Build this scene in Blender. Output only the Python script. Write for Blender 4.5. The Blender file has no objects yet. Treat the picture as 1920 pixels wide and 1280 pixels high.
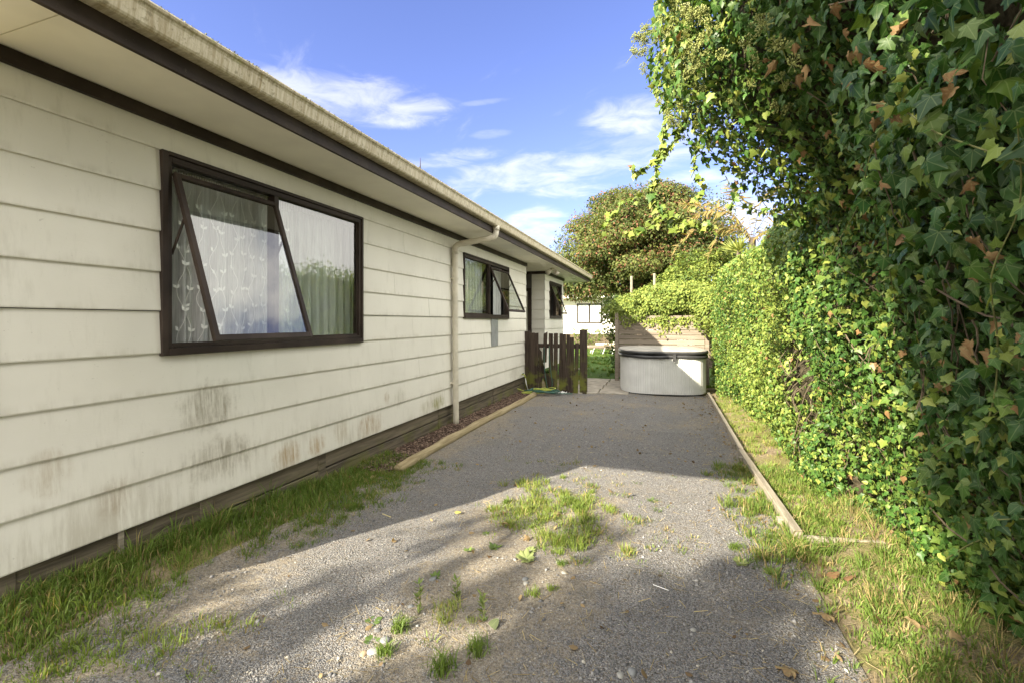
import bpy, bmesh, math, random
import numpy as np
from mathutils import Vector, Matrix
random.seed(7); rng = np.random.default_rng(7)
scene = bpy.context.scene
COL = scene.collection

# ------------------------------------------------------------------ camera
EYE = 1.5
PSI = math.radians(18.77)          # heading, left of +Y (the house wall runs along +Y)
cs, sn = math.cos(PSI), math.sin(PSI)
cam_d = bpy.data.cameras.new('camera'); cam = bpy.data.objects.new('camera', cam_d); COL.objects.link(cam)
cam_d.sensor_width = 36; cam_d.lens = 16.0; cam_d.shift_y = -37/1920; cam_d.clip_start = 0.05; cam_d.clip_end = 2000
cam.location = (0, 0, EYE); cam.rotation_euler = (math.radians(90), 0, PSI)
scene.camera = cam

# ------------------------------------------------------------------ light
SUNV = Vector((1.0, 1.64, -0.95)).normalized()       # direction the light travels
ELEV = math.asin(-SUNV.z); AZ = math.atan2(-SUNV.x, -SUNV.y)   # towards the sun, clockwise from +Y
sun_d = bpy.data.lights.new('sun', 'SUN'); sun = bpy.data.objects.new('sun', sun_d); COL.objects.link(sun)
sun_d.energy = 4.0; sun_d.angle = math.radians(0.6); sun_d.color = (1.0, 0.90, 0.72)
sun.rotation_euler = SUNV.to_track_quat('-Z', 'Y').to_euler(); sun.location = (-8, -12, 12)
scene.view_settings.view_transform = 'Standard'; scene.view_settings.look = 'None'
scene.view_settings.gamma = 1.0; scene.view_settings.use_curve_mapping = False
scene.view_settings.exposure = 2.34
scene.cycles.max_bounces = 8; scene.cycles.transparent_max_bounces = 12
scene.cycles.use_denoising = True

class NT:
    """small helper round a node tree"""
    def __init__(s, tree): s.t = tree; s.n = tree.nodes; s.l = tree.links
    def new(s, typ, **kw):
        nd = s.n.new(typ)
        for k, v in kw.items(): setattr(nd, k, v)
        return nd
    def set(s, nd, key, val):
        if val is None: return
        if isinstance(val, bpy.types.NodeSocket): s.l.new(val, nd.inputs[key])
        else:
            if isinstance(val, (tuple, list)) and len(val) == 3 and nd.inputs[key].type == 'RGBA': val = (*val, 1)
            nd.inputs[key].default_value = val
    def math(s, op, a, b=None, c=None, clamp=False):
        nd = s.new('ShaderNodeMath', operation=op, use_clamp=clamp)
        s.set(nd, 0, a); s.set(nd, 1, b); s.set(nd, 2, c)
        return nd.outputs[0]
    def vmath(s, op, a, b=None, out=0):
        nd = s.new('ShaderNodeVectorMath', operation=op); s.set(nd, 0, a); s.set(nd, 1, b)
        return nd.outputs[out]
    def noise(s, vec, scale, detail=3, rough=.55, dist=0, out=0):
        nd = s.new('ShaderNodeTexNoise'); s.set(nd, 'Vector', vec); s.set(nd, 'Scale', scale)
        s.set(nd, 'Detail', detail); s.set(nd, 'Roughness', rough); s.set(nd, 'Distortion', dist)
        return nd.outputs[out]
    def voro(s, vec, scale, feature='F1', out='Distance', rnd=1.0):
        nd = s.new('ShaderNodeTexVoronoi', feature=feature); s.set(nd, 'Vector', vec); s.set(nd, 'Scale', scale); s.set(nd, 'Randomness', rnd)
        return nd.outputs[out]
    def ramp(s, fac, a, b, lo=0.0, hi=1.0):
        nd = s.new('ShaderNodeMapRange', interpolation_type='SMOOTHSTEP'); s.set(nd, 0, fac)
        s.set(nd, 1, a); s.set(nd, 2, b); s.set(nd, 3, lo); s.set(nd, 4, hi)
        return nd.outputs[0]
    def mix(s, fac, a, b, blend='MIX'):
        nd = s.new('ShaderNodeMix', data_type='RGBA', blend_type=blend)
        s.set(nd, 0, fac); s.set(nd, 6, a); s.set(nd, 7, b)
        return nd.outputs[2]
    def scale(s, vec, v):
        return s.vmath('MULTIPLY', vec, v)
    def sep(s, vec):
        nd = s.new('ShaderNodeSeparateXYZ'); s.set(nd, 0, vec); return nd.outputs
    def bump(s, h, strength=.3, dist=.01):
        nd = s.new('ShaderNodeBump'); s.set(nd, 'Height', h); s.set(nd, 'Strength', strength); s.set(nd, 'Distance', dist)
        return nd.outputs[0]

def unproject(px, py, depth):
    a = (px-960)/853.33; b = -(py-603)/853.33
    return Vector(((-sn+a*cs)*depth, (cs+a*sn)*depth, EYE+b*depth))
def skydir(px, py):
    v = unproject(px, py, 1.0) - Vector((0, 0, EYE)); return v.normalized()

world = bpy.data.worlds.new('World'); scene.world = world; world.use_nodes = True
W = NT(world.node_tree); W.n.clear()
sky = W.new('ShaderNodeTexSky', sky_type='NISHITA', sun_disc=False)
sky.sun_elevation = ELEV; sky.sun_rotation = AZ; sky.air_density = 1.0; sky.dust_density = 0.6; sky.ozone_density = 2.0; sky.altitude = 50
tc = W.new('ShaderNodeTexCoord').outputs['Generated']
dx, dy, dz = W.sep(tc)
den = W.math('ADD', W.math('MAXIMUM', dz, 0.0), 0.16)
cmb = W.new('ShaderNodeCombineXYZ'); W.set(cmb, 0, W.math('DIVIDE', dx, den)); W.set(cmb, 1, W.math('DIVIDE', dy, den))
rotn = W.new('ShaderNodeVectorRotate', rotation_type='Z_AXIS'); W.set(rotn, 0, cmb.outputs[0]); W.set(rotn, 'Angle', PSI+0.25)
flat = W.scale(rotn.outputs[0], (0.55, 1.9, 1.0))
n1 = W.noise(flat, 1.5, 7, .62, .4)
n2 = W.noise(flat, 5.5, 6, .65, .3)
wisps = W.ramp(W.math('ADD', n1, W.math('MULTIPLY', W.math('SUBTRACT', n2, .5), .35)), .58, .86, 0, .55)
cloud = wisps
fine = W.noise(W.scale(tc, (9, 9, 30)), 1.0, 7, .62, .6)
def add_cloud(cloud, px, py, w, h, dens, tilt=0.0):
    d0 = skydir(px, py); right = Vector((cs, sn, 0)); up = right.cross(Vector((-sn, cs, 0)))
    right = (right - right.dot(d0)*d0).normalized(); up = d0.cross(right)*-1
    if up.z < 0: up = -up
    r2 = right*math.cos(tilt) + up*math.sin(tilt); u2 = up*math.cos(tilt) - right*math.sin(tilt)
    k = 853.33/ math.sqrt(1+((px-960)/853.33)**2+((py-603)/853.33)**2)
    dl = W.vmath('SUBTRACT', tc, tuple(d0))
    a = W.math('DIVIDE', W.vmath('DOT_PRODUCT', dl, tuple(r2), out=1), w/k)
    b = W.math('DIVIDE', W.vmath('DOT_PRODUCT', dl, tuple(u2), out=1), h/k)
    rr = W.math('ADD', W.math('MULTIPLY', a, a), W.math('MULTIPLY', b, b))
    m = W.math('SUBTRACT', 1.0, W.math('ADD', rr, W.math('MULTIPLY', W.math('SUBTRACT', fine, .5), 5.0)))
    m = W.math('MULTIPLY', W.ramp(m, -.5, 1.9), dens*.8)
    m = W.math('MULTIPLY', m, W.ramp(rr, 1.9, .5))
    m = W.math('MULTIPLY', m, W.ramp(W.vmath('DOT_PRODUCT', tc, tuple(d0), out=1), 0, .3))
    return W.math('MAXIMUM', cloud, m)
for c in [(600, 172, 150, 30, .75, -.12), (755, 212, 80, 22, .8, .05), (650, 204, 110, 16, .5, 0), (1060, 315, 240, 30, .85, .12), (1085, 356, 80, 17, 1, .05),
          (1005, 425, 55, 38, 1, .1), (1195, 218, 75, 30, .9, .1), (840, 297, 95, 14, .75, .1), (918, 252, 34, 7, .28, .1), (908, 192, 44, 4, .25, .1),
          (1395, 400, 60, 60, 1, 0), (1290, 335, 70, 12, .8, .1), (1240, 255, 120, 16, .5, .2)]:
    cloud = add_cloud(cloud, *c)
# broken cloud deck added out of view as bright fill light, masked clear ahead
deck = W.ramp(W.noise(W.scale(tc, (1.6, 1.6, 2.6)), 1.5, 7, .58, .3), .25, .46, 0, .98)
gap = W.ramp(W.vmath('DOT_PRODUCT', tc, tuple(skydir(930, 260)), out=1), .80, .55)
tint = W.mix(1.0, sky.outputs[0], (1.07, .95, 1.33), 'MULTIPLY')
hz = W.ramp(dz, 0.0, .35)
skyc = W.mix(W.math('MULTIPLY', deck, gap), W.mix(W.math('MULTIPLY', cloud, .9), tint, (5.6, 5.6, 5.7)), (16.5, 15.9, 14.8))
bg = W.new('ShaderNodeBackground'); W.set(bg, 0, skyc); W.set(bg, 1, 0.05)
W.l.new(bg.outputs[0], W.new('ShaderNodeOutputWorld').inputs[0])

# ------------------------------------------------------------------ helpers
def lattice(ix, iy, iz, seed):
    h = (ix*374761393 + iy*668265263 + iz*2147483647 + seed*1274126177) & 0xffffffff
    h = ((h ^ (h >> 13))*1274126177) & 0xffffffff
    h = (h ^ (h >> 16)) & 0xffff
    return h/65535.0
def vnoise(x, y, z=0.0, seed=0):
    """value noise, -1..1, vectorised"""
    x, y, z = np.broadcast_arrays(np.asarray(x, float), np.asarray(y, float), np.asarray(z, float))
    ix, iy, iz = np.floor(x).astype(np.int64), np.floor(y).astype(np.int64), np.floor(z).astype(np.int64)
    fx, fy, fz = x-ix, y-iy, z-iz
    fx, fy, fz = fx*fx*(3-2*fx), fy*fy*(3-2*fy), fz*fz*(3-2*fz)
    r = 0
    for a in (0, 1):
        for b in (0, 1):
            for c in (0, 1):
                w = (fx if a else 1-fx)*(fy if b else 1-fy)*(fz if c else 1-fz)
                r = r + w*lattice(ix+a, iy+b, iz+c, seed)
    return r*2-1
def fbm(x, y, z=0.0, seed=0, oct=3):
    r = 0; a = 1.0; k = 1.0; tot = 0
    for i in range(oct):
        r = r + a*vnoise(np.asarray(x)*k, np.asarray(y)*k, np.asarray(z)*k, seed+i*17); tot += a; a *= .5; k *= 2.1
    return r/tot
def sstep(a, b, x):
    t = np.clip((np.asarray(x, float)-a)/(b-a), 0, 1); return t*t*(3-2*t)

def tag(o, label=None, cat=None, group=None, kind=None):
    if label: o['label'] = label
    if cat: o['category'] = cat
    if group: o['group'] = group
    if kind: o['kind'] = kind
    return o
def empty(name, loc=(0, 0, 0), rz=0.0):
    o = bpy.data.objects.new(name, None); COL.objects.link(o); o.location = loc; o.rotation_euler[2] = rz; o.empty_display_size = .1
    return o
def link(name, me, parent=None, loc=None):
    o = bpy.data.objects.new(name, me); COL.objects.link(o)
    if parent is not None: o.parent = parent
    if loc is not None: o.location = loc
    return o
def tri_mesh(name, V, F, mat, cols=None, smooth=False, attr=None):
    """V (n,3), F (m,3 or m,4) arrays"""
    me = bpy.data.meshes.new(name); V = np.asarray(V, np.float32); F = np.asarray(F, np.int32)
    k = F.shape[1]
    me.vertices.add(len(V)); me.vertices.foreach_set('co', V.ravel())
    me.loops.add(F.size); me.loops.foreach_set('vertex_index', F.ravel())
    me.polygons.add(len(F)); me.polygons.foreach_set('loop_start', np.arange(0, F.size, k, dtype=np.int32))
    me.polygons.foreach_set('loop_total', np.full(len(F), k, np.int32))
    if smooth: me.polygons.foreach_set('use_smooth', np.ones(len(F), bool))
    if cols is not None:
        c = me.color_attributes.new('Col', 'FLOAT_COLOR', 'POINT')
        c.data.foreach_set('color', np.concatenate([cols, np.ones((len(cols), 1))], 1).astype(np.float32).ravel())
    if attr is not None:
        a = me.attributes.new('luv', 'FLOAT_VECTOR', 'POINT'); a.data.foreach_set('vector', np.asarray(attr, np.float32).ravel())
    me.materials.append(mat); me.update(); me.validate()
    return me
class MB:
    """collects simple solids into one mesh"""
    def __init__(s): s.v = []; s.f = []
    def box(s, x0, x1, y0, y1, z0, z1, M=None):
        b = len(s.v)
        pts = [Vector((x, y, z)) for z in (z0, z1) for y in (y0, y1) for x in (x0, x1)]
        if M is not None: pts = [M @ p for p in pts]
        s.v += [tuple(p) for p in pts]
        s.f += [tuple(b+i for i in q) for q in ((0, 2, 3, 1), (4, 5, 7, 6), (0, 1, 5, 4), (2, 6, 7, 3), (0, 4, 6, 2), (1, 3, 7, 5))]
        return s
    def prism(s, prof, y0, y1, M=None):
        """closed (x,z) profile run along y"""
        b = len(s.v); n = len(prof)
        for y in (y0, y1):
            for (x, z) in prof:
                p = Vector((x, y, z)); s.v.append(tuple(M @ p if M is not None else p))
        for i in range(n): j = (i+1) % n; s.f.append((b+i, b+j, b+n+j, b+n+i))
        s.f.append(tuple(b+i for i in range(n-1, -1, -1))); s.f.append(tuple(b+n+i for i in range(n)))
        return s
    def tube(s, pts, r, n=8, cap=True):
        pts = [Vector(p) for p in pts]; b = len(s.v); m = len(pts)
        rs = r if isinstance(r, (list, tuple)) else [r]*m
        ref = None
        for i, p in enumerate(pts):
            t = (pts[min(i+1, m-1)]-pts[max(i-1, 0)])
            t = t.normalized() if t.length > 1e-9 else Vector((0, 0, 1))
            if ref is None: ref = t.orthogonal().normalized()
            ref = (ref - ref.dot(t)*t)
            ref = ref.normalized() if ref.length > 1e-6 else t.orthogonal().normalized()
            bn = t.cross(ref)
            for k in range(n):
                a = 2*math.pi*k/n; s.v.append(tuple(p+(ref*math.cos(a)+bn*math.sin(a))*rs[i]))
        for i in range(m-1):
            for k in range(n):
                j = (k+1) % n; s.f.append((b+i*n+k, b+i*n+j, b+(i+1)*n+j, b+(i+1)*n+k))
        if cap:
            s.f.append(tuple(b+k for k in range(n-1, -1, -1))); s.f.append(tuple(b+(m-1)*n+k for k in range(n)))
        return s
    def mesh(s, name, mat, smooth=False, bevel=0):
        me = bpy.data.meshes.new(name); me.from_pydata(s.v, [], s.f); me.materials.append(mat)
        bm = bmesh.new(); bm.from_mesh(me); bmesh.ops.recalc_face_normals(bm, faces=bm.faces)
        if bevel: bmesh.ops.bevel(bm, geom=[e for e in bm.edges], offset=bevel, segments=1, affect='EDGES', clamp_overlap=True)
        bm.to_mesh(me); bm.free()
        if smooth: me.polygons.foreach_set('use_smooth', [True]*len(me.polygons))
        me.update(); return me
    def build(s, name, mat, parent=None, smooth=False, bevel=0):
        return link(name, s.mesh(name, mat, smooth, bevel), parent)
def arc(pts, steps=6):
    """Catmull-Rom through points"""
    P = [Vector(p) for p in pts]; out = []
    for i in range(len(P)-1):
        p0 = P[max(i-1, 0)]; p1 = P[i]; p2 = P[i+1]; p3 = P[min(i+2, len(P)-1)]
        for k in range(steps):
            t = k/steps
            out.append(.5*((2*p1)+(p2-p0)*t+(2*p0-5*p1+4*p2-p3)*t*t+(3*p1-p0-3*p2+p3)*t**3))
    out.append(P[-1]); return out

# ------------------------------------------------------------------ materials
def material(name):
    m = bpy.data.materials.new(name); m.use_nodes = True; t = NT(m.node_tree); t.n.clear()
    out = t.new('ShaderNodeOutputMaterial'); return m, t, out
def principled(t, out, col, rough=.6, normal=None, spec=.5, metal=0.0):
    p = t.new('ShaderNodeBsdfPrincipled'); t.set(p, 'Base Color', col); t.set(p, 'Roughness', rough); t.set(p, 'Specular IOR Level', spec); t.set(p, 'Metallic', metal)
    if normal is not None: t.l.new(normal, p.inputs['Normal'])
    if out is not None: t.l.new(p.outputs[0], out.inputs[0])
    return p.outputs[0]
def pos(t): return t.new('ShaderNodeNewGeometry').outputs['Position']
def simple(name, col, rough=.6, var=.15, scale=12, bump=.0, spec=.4, stretch=(1, 1, 1)):
    m, t, out = material(name); P = t.scale(pos(t), stretch)
    n = t.noise(P, scale, 4)
    c = t.mix(t.ramp(n, .3, .7), tuple(x*(1-var) for x in col), tuple(min(1, x*(1+var)) for x in col))
    principled(t, out, c, rough, t.bump(t.noise(P, scale*4, 3), bump, .01) if bump else None, spec)
    return m
def paint_material():
    m, t, out = material('weathered_cream_paint'); P = pos(t); x, y, z = t.sep(P)
    base = t.mix(t.ramp(t.noise(P, 1.3, 4), .3, .7), (.635, .615, .54), (.70, .68, .60))
    base = t.mix(t.math('MULTIPLY', t.ramp(t.noise(t.scale(P, (1, 6, 1.2)), 2.2, 5, .7), .52, .75), .35), base, (.47, .45, .38))
    # fine specks
    sp = t.ramp(t.noise(P, 60, 2, .5), .70, .78)
    base = t.mix(t.math('MULTIPLY', sp, .35), base, (.32, .30, .25))
    # rain-splash grime low on the wall with drips
    st = t.noise(t.scale(P, (1, 22, 2.4)), 1.6, 6, .72)
    st2 = t.noise(t.scale(P, (1, 1.6, 1.0)), 1.4, 3, .6)
    low = t.ramp(z, .80, .32)
    g = t.math('MULTIPLY', t.ramp(t.math('ADD', t.math('MULTIPLY', st, .45), t.math('MULTIPLY', st2, .65)), .50, .72), low)
    base = t.mix(t.math('MULTIPLY', g, .5), base, (.33, .29, .21))
    lap = t.math('FRACT', t.math('DIVIDE', t.math('SUBTRACT', z, .31), .25))
    lm = t.math('MULTIPLY', t.ramp(lap, .22, .0), t.ramp(t.noise(t.scale(P, (1, 5, 1)), 1.7, 5, .7), .42, .66))
    base = t.mix(t.math('MULTIPLY', lm, .35), base, (.36, .33, .25))
    # single stains: (y, z, half width, half height, colour, strength)
    for (sy, szz, wy, wz, c, k) in [(2.28, .93, .20, .17, (.20, .17, .11), .85), (2.36, .55, .28, .16, (.22, .19, .13), .75), (1.42, .74, .10, .12, (.35, .27, .17), .6),
                                  (1.72, .50, .09, .12, (.33, .26, .18), .7), (2.95, .40, .14, .11, (.36, .25, .13), .9), (3.28, .40, .10, .10, (.36, .25, .13), .95),
                                  (4.05, .41, .20, .11, (.34, .23, .12), 1.0), (4.6, .62, .12, .12, (.38, .36, .28), .6), (5.55, .40, .18, .09, (.22, .22, .06), 1.0),
                                  (5.2, .4, .12, .08, (.3, .27, .14), .6), (8.8, .45, .3, .14, (.36, .34, .27), .7), (4.35, .66, .05, .07, (.36, .28, .18), .9), (3.6, .45, .1, .1, (.4, .33, .22), .6)]:
        a = t.math('DIVIDE', t.math('SUBTRACT', y, sy), wy); b = t.math('DIVIDE', t.math('SUBTRACT', z, szz), wz)
        rr = t.math('ADD', t.math('MULTIPLY', a, a), t.math('MULTIPLY', b, b))
        msk = t.math('MULTIPLY', t.ramp(t.math('ADD', rr, t.math('MULTIPLY', t.math('SUBTRACT', t.noise(P, 14, 5, .7), .5), 2.6)), 1.5, -.2), t.ramp(st, .30, .66)); msk = t.math('MULTIPLY', msk, k*.95)
        base = t.mix(msk, base, c)
    bmp = t.bump(t.math('ADD', t.noise(t.scale(P, (1, 3, 30)), 6, 4), t.noise(P, 45, 3)), .10, .006)
    principled(t, out, base, .55, bmp, .35); return m
M_paint = paint_material()
M_soffit = simple('soffit_paint', (.84, .81, .70), .6, .07, 1.6, .03)
M_sill = simple('white_gate_paint', (.7, .68, .62), .5, .08, 6, .03)
def brown_metal():
    m, t, out = material('bronze_brown_aluminium'); P = pos(t)
    c = t.mix(t.ramp(t.noise(P, 3, 5, .6), .35, .7), (.026, .018, .014), (.050, .036, .028))
    c = t.mix(t.math('MULTIPLY', t.ramp(t.noise(P, 40, 3), .66, .76), .3), c, (.16, .13, .10))
    principled(t, out, c, .6, t.bump(t.noise(P, 70, 2), .05, .004), .22); return m
M_brown = brown_metal()
def gutter_mat():
    m, t, out = material('grimy_gutter_steel'); P = pos(t); x, y, z = t.sep(P)
    st = t.noise(t.scale(P, (4, 26, 3)), 2.0, 5, .7)
    c = t.mix(t.ramp(st, .3, .7), (.36, .30, .19), (.60, .55, .42))
    c = t.mix(t.math('MULTIPLY', t.ramp(t.noise(P, 30, 4, .7), .52, .68), .7), c, (.20, .17, .10))
    c = t.mix(t.math('MULTIPLY', t.ramp(t.noise(P, 9, 4), .55, .7), t.ramp(z, 2.92, 2.965)), c, (.27, .27, .09))
    principled(t, out, c, .6, t.bump(t.noise(P, 60, 3), .25, .004), .3); return m
M_gutter = gutter_mat()
M_pipe = simple('downpipe_plastic', (.56, .52, .42), .5, .12, 5, .04)
M_moss = simple('lichen', (.26, .25, .10), .95, .5, 60, .4, .1)
def wood_mat(name, a, b, grain=(20, 1.2, 20), rough=.8, green=0.0, zlo=0, zhi=0):
    m, t, out = material(name); P = pos(t)
    oi = t.new('ShaderNodeObjectInfo').outputs['Random']
    off = t.new('ShaderNodeCombineXYZ'); t.set(off, 0, t.math('MULTIPLY', oi, 37.0)); t.set(off, 2, t.math('MULTIPLY', oi, 11.0))
    Q = t.scale(t.vmath('ADD', P, off.outputs[0]), grain)
    n = t.noise(Q, 1.6, 6, .65, .5); n2 = t.noise(P, 5, 3)
    c = t.mix(t.ramp(n, .3, .72), a, b)
    c = t.mix(t.math('MULTIPLY', t.math('SUBTRACT', oi, .5), .5), c, tuple(min(1, x*1.5) for x in b))
    if green:
        x, y, z = t.sep(P)
        g = t.math('MULTIPLY', t.ramp(n2, .42, .62), t.ramp(z, zhi, zlo)); c = t.mix(t.math('MULTIPLY', g, green), c, (.13, .14, .025))
    principled(t, out, c, rough, t.bump(n, .35, .004), .25); return m
M_picket = wood_mat('dark_weathered_pickets', (.022, .015, .011), (.075, .055, .042), (22, 22, 1.3), .85, .9, .1, .9)
M_screen = wood_mat('grey_brown_screen_boards', (.14, .115, .088), (.235, .198, .155), (1.2, 20, 18), .8)
M_base = wood_mat('subfloor_boards', (.06, .05, .035), (.17, .14, .10), (20, 1.3, 18), .85, .6, .0, .28)
M_log = wood_mat('timber_edging', (.16, .12, .06), (.34, .28, .17), (24, 1.4, 24), .85, .4, -.1, .12)
M_kerb = wood_mat('pale_weathered_kerb', (.16, .14, .105), (.30, .265, .205), (20, 1.4, 20), .85)
def glass_mat():
    m, t, out = material('window_glass'); P = pos(t)
    fr = t.new('ShaderNodeFresnel'); fr.inputs[0].default_value = 1.95
    gl = t.new('ShaderNodeBsdfGlossy'); gl.inputs['Roughness'].default_value = 0.015
    t.set(gl, 'Normal', t.bump(t.noise(P, 2.2, 2), .02, .02))
    tr = t.new('ShaderNodeBsdfTransparent'); tr.inputs[0].default_value = (.90, .93, .92, 1)
    mx = t.new('ShaderNodeMixShader'); t.l.new(t.math('MULTIPLY', t.math('MULTIPLY', fr.outputs[0], 1.2, clamp=True), t.math('SUBTRACT', 1.0, t.new('ShaderNodeNewGeometry').outputs['Backfacing'])), mx.inputs[0])
    t.l.new(tr.outputs[0], mx.inputs[1]); t.l.new(gl.outputs[0], mx.inputs[2]); t.l.new(mx.outputs[0], out.inputs[0]); return m
M_glass = glass_mat()
def sheer(name, opacity, col=(.88, .87, .85)):
    m, t, out = material(name); P = pos(t)
    tr = t.new('ShaderNodeBsdfTransparent'); df = t.new('ShaderNodeBsdfDiffuse'); tl = t.new('ShaderNodeBsdfTranslucent')
    t.set(df, 0, col); t.set(tl, 0, col)
    a = t.new('ShaderNodeMixShader'); a.inputs[0].default_value = .35; t.l.new(df.outputs[0], a.inputs[1]); t.l.new(tl.outputs[0], a.inputs[2])
    mx = t.new('ShaderNodeMixShader')
    w = t.noise(t.scale(P, (30, 160, 6)), 1.0, 2)
    t.l.new(t.ramp(w, .2, .8, opacity-.12, opacity+.12), mx.inputs[0]); t.l.new(tr.outputs[0], mx.inputs[1]); t.l.new(a.outputs[0], mx.inputs[2]); t.l.new(mx.outputs[0], out.inputs[0]); return m
M_sheer = sheer('sheer_curtain_net', .62); M_sheer2 = sheer('dense_curtain_net', .86); M_embro = simple('embroidery_thread', (.8, .79, .76), .8, .05, 20)
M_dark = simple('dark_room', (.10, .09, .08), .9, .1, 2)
def leaf_mat(name, trans=.28, rough=.6, spec=.22, veins=False, tmul=(1.5, 1.45, .6)):
    m, t, out = material(name)
    at = t.new('ShaderNodeVertexColor', layer_name='Col').outputs[0]
    col = at
    if veins:
        lv = t.new('ShaderNodeAttribute', attribute_name='luv').outputs['Vector']; u, v, w = t.sep(lv)
        vm = 0.0
        for ang in (0, 48, -48, 98, -98):
            a = math.radians(ang); ddx, ddy = math.sin(a), math.cos(a)
            cr = t.math('ABSOLUTE', t.math('SUBTRACT', t.math('MULTIPLY', u, ddy), t.math('MULTIPLY', v, ddx)))
            al = t.math('ADD', t.math('MULTIPLY', u, ddx), t.math('MULTIPLY', v, ddy))
            mk = t.math('MULTIPLY', t.ramp(cr, .026, .008), t.ramp(al, 0, .05))
            vm = mk if isinstance(vm, float) else t.math('MAXIMUM', vm, mk)
        col = t.mix(t.math('MULTIPLY', vm, .28), col, (.24, .30, .13))
        col = t.mix(t.math('MULTIPLY', t.ramp(t.noise(lv, 7, 3), .45, .75), .3), col, t.mix(1.0, col, (.55, .6, .6), 'MULTIPLY'))
    p = principled(t, None, col, rough, None, spec)
    tl = t.new('ShaderNodeBsdfTranslucent'); t.set(tl, 0, t.mix(1.0, col, tmul, 'MULTIPLY'))
    mx = t.new('ShaderNodeMixShader'); mx.inputs[0].default_value = trans
    t.l.new(p, mx.inputs[1]); t.l.new(tl.outputs[0], mx.inputs[2]); t.l.new(mx.outputs[0], out.inputs[0]); return m
M_leaf = leaf_mat('foliage'); M_ivy = leaf_mat('ivy_leaf', .2, .42, .22, True); M_grass = leaf_mat('grass_blades', .3, .55, .25); M_dry = leaf_mat('dry_leaf', .2, .8, .15, True, (1.3, 1.0, .7))
M_twig = simple('twigs', (.11, .085, .055), .9, .3, 30); M_bark = simple('bark', (.10, .08, .06), .95, .4, 14, .6, .1, (1, 1, .3))
M_stem = simple('green_stem', (.14, .15, .05), .7, .3, 30)

# ------------------------------------------------------------------ ground
def gz(x, y):
    x = np.asarray(x, float); y = np.asarray(y, float)
    near = sstep(-2.35, -2.95, x)*(0.15*sstep(4.6, 1.2, y))*sstep(-8, 0, y)
    right = .05*sstep(.85, 1.3, x)*sstep(14, 9, y)
    rut = -.018*np.exp(-((x+1.55)/.35)**2) - .018*np.exp(-((x-.15)/.35)**2)
    return near + right + rut*sstep(11, 9, y) + .014*fbm(x*1.1, y*1.1, seed=3)*sstep(40, 20, np.abs(y))
def grid_sheet(name, xs, ys, mat, lift, hole=None):
    X, Y = np.meshgrid(xs, ys, indexing='ij'); Z = gz(X, Y) + lift
    V = np.stack([X, Y, Z], -1).reshape(-1, 3); ny = len(ys)
    i, j = np.meshgrid(np.arange(len(xs)-1), np.arange(ny-1), indexing='ij'); a = (i*ny+j).ravel()
    F = np.stack([a, a+ny, a+ny+1, a+1], 1)
    return link(name, tri_mesh(name, V, F, mat, smooth=True))
def soil_mat():
    m, t, out = material('soil_and_turf'); P = pos(t); x, y, z = t.sep(P)
    n = t.noise(P, 2.2, 5, .6); f = t.noise(P, 40, 4, .7)
    dirt = t.mix(t.ramp(f, .3, .7), (.13, .10, .065), (.27, .215, .145))
    thatch = t.mix(t.ramp(t.noise(P, 90, 3, .7), .35, .7), (.095, .095, .032), (.22, .195, .08))
    c = t.mix(t.ramp(n, .42, .58), dirt, thatch)
    lawn = t.mix(t.ramp(t.noise(P, 25, 4, .7), .3, .7), (.045, .085, .015), (.09, .15, .03))
    c = t.mix(t.ramp(y, 11.3, 12.0), c, lawn)
    principled(t, out, c, .95, t.bump(t.math('ADD', f, t.noise(P, 150, 2)), .6, .012), .15); return m
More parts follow.
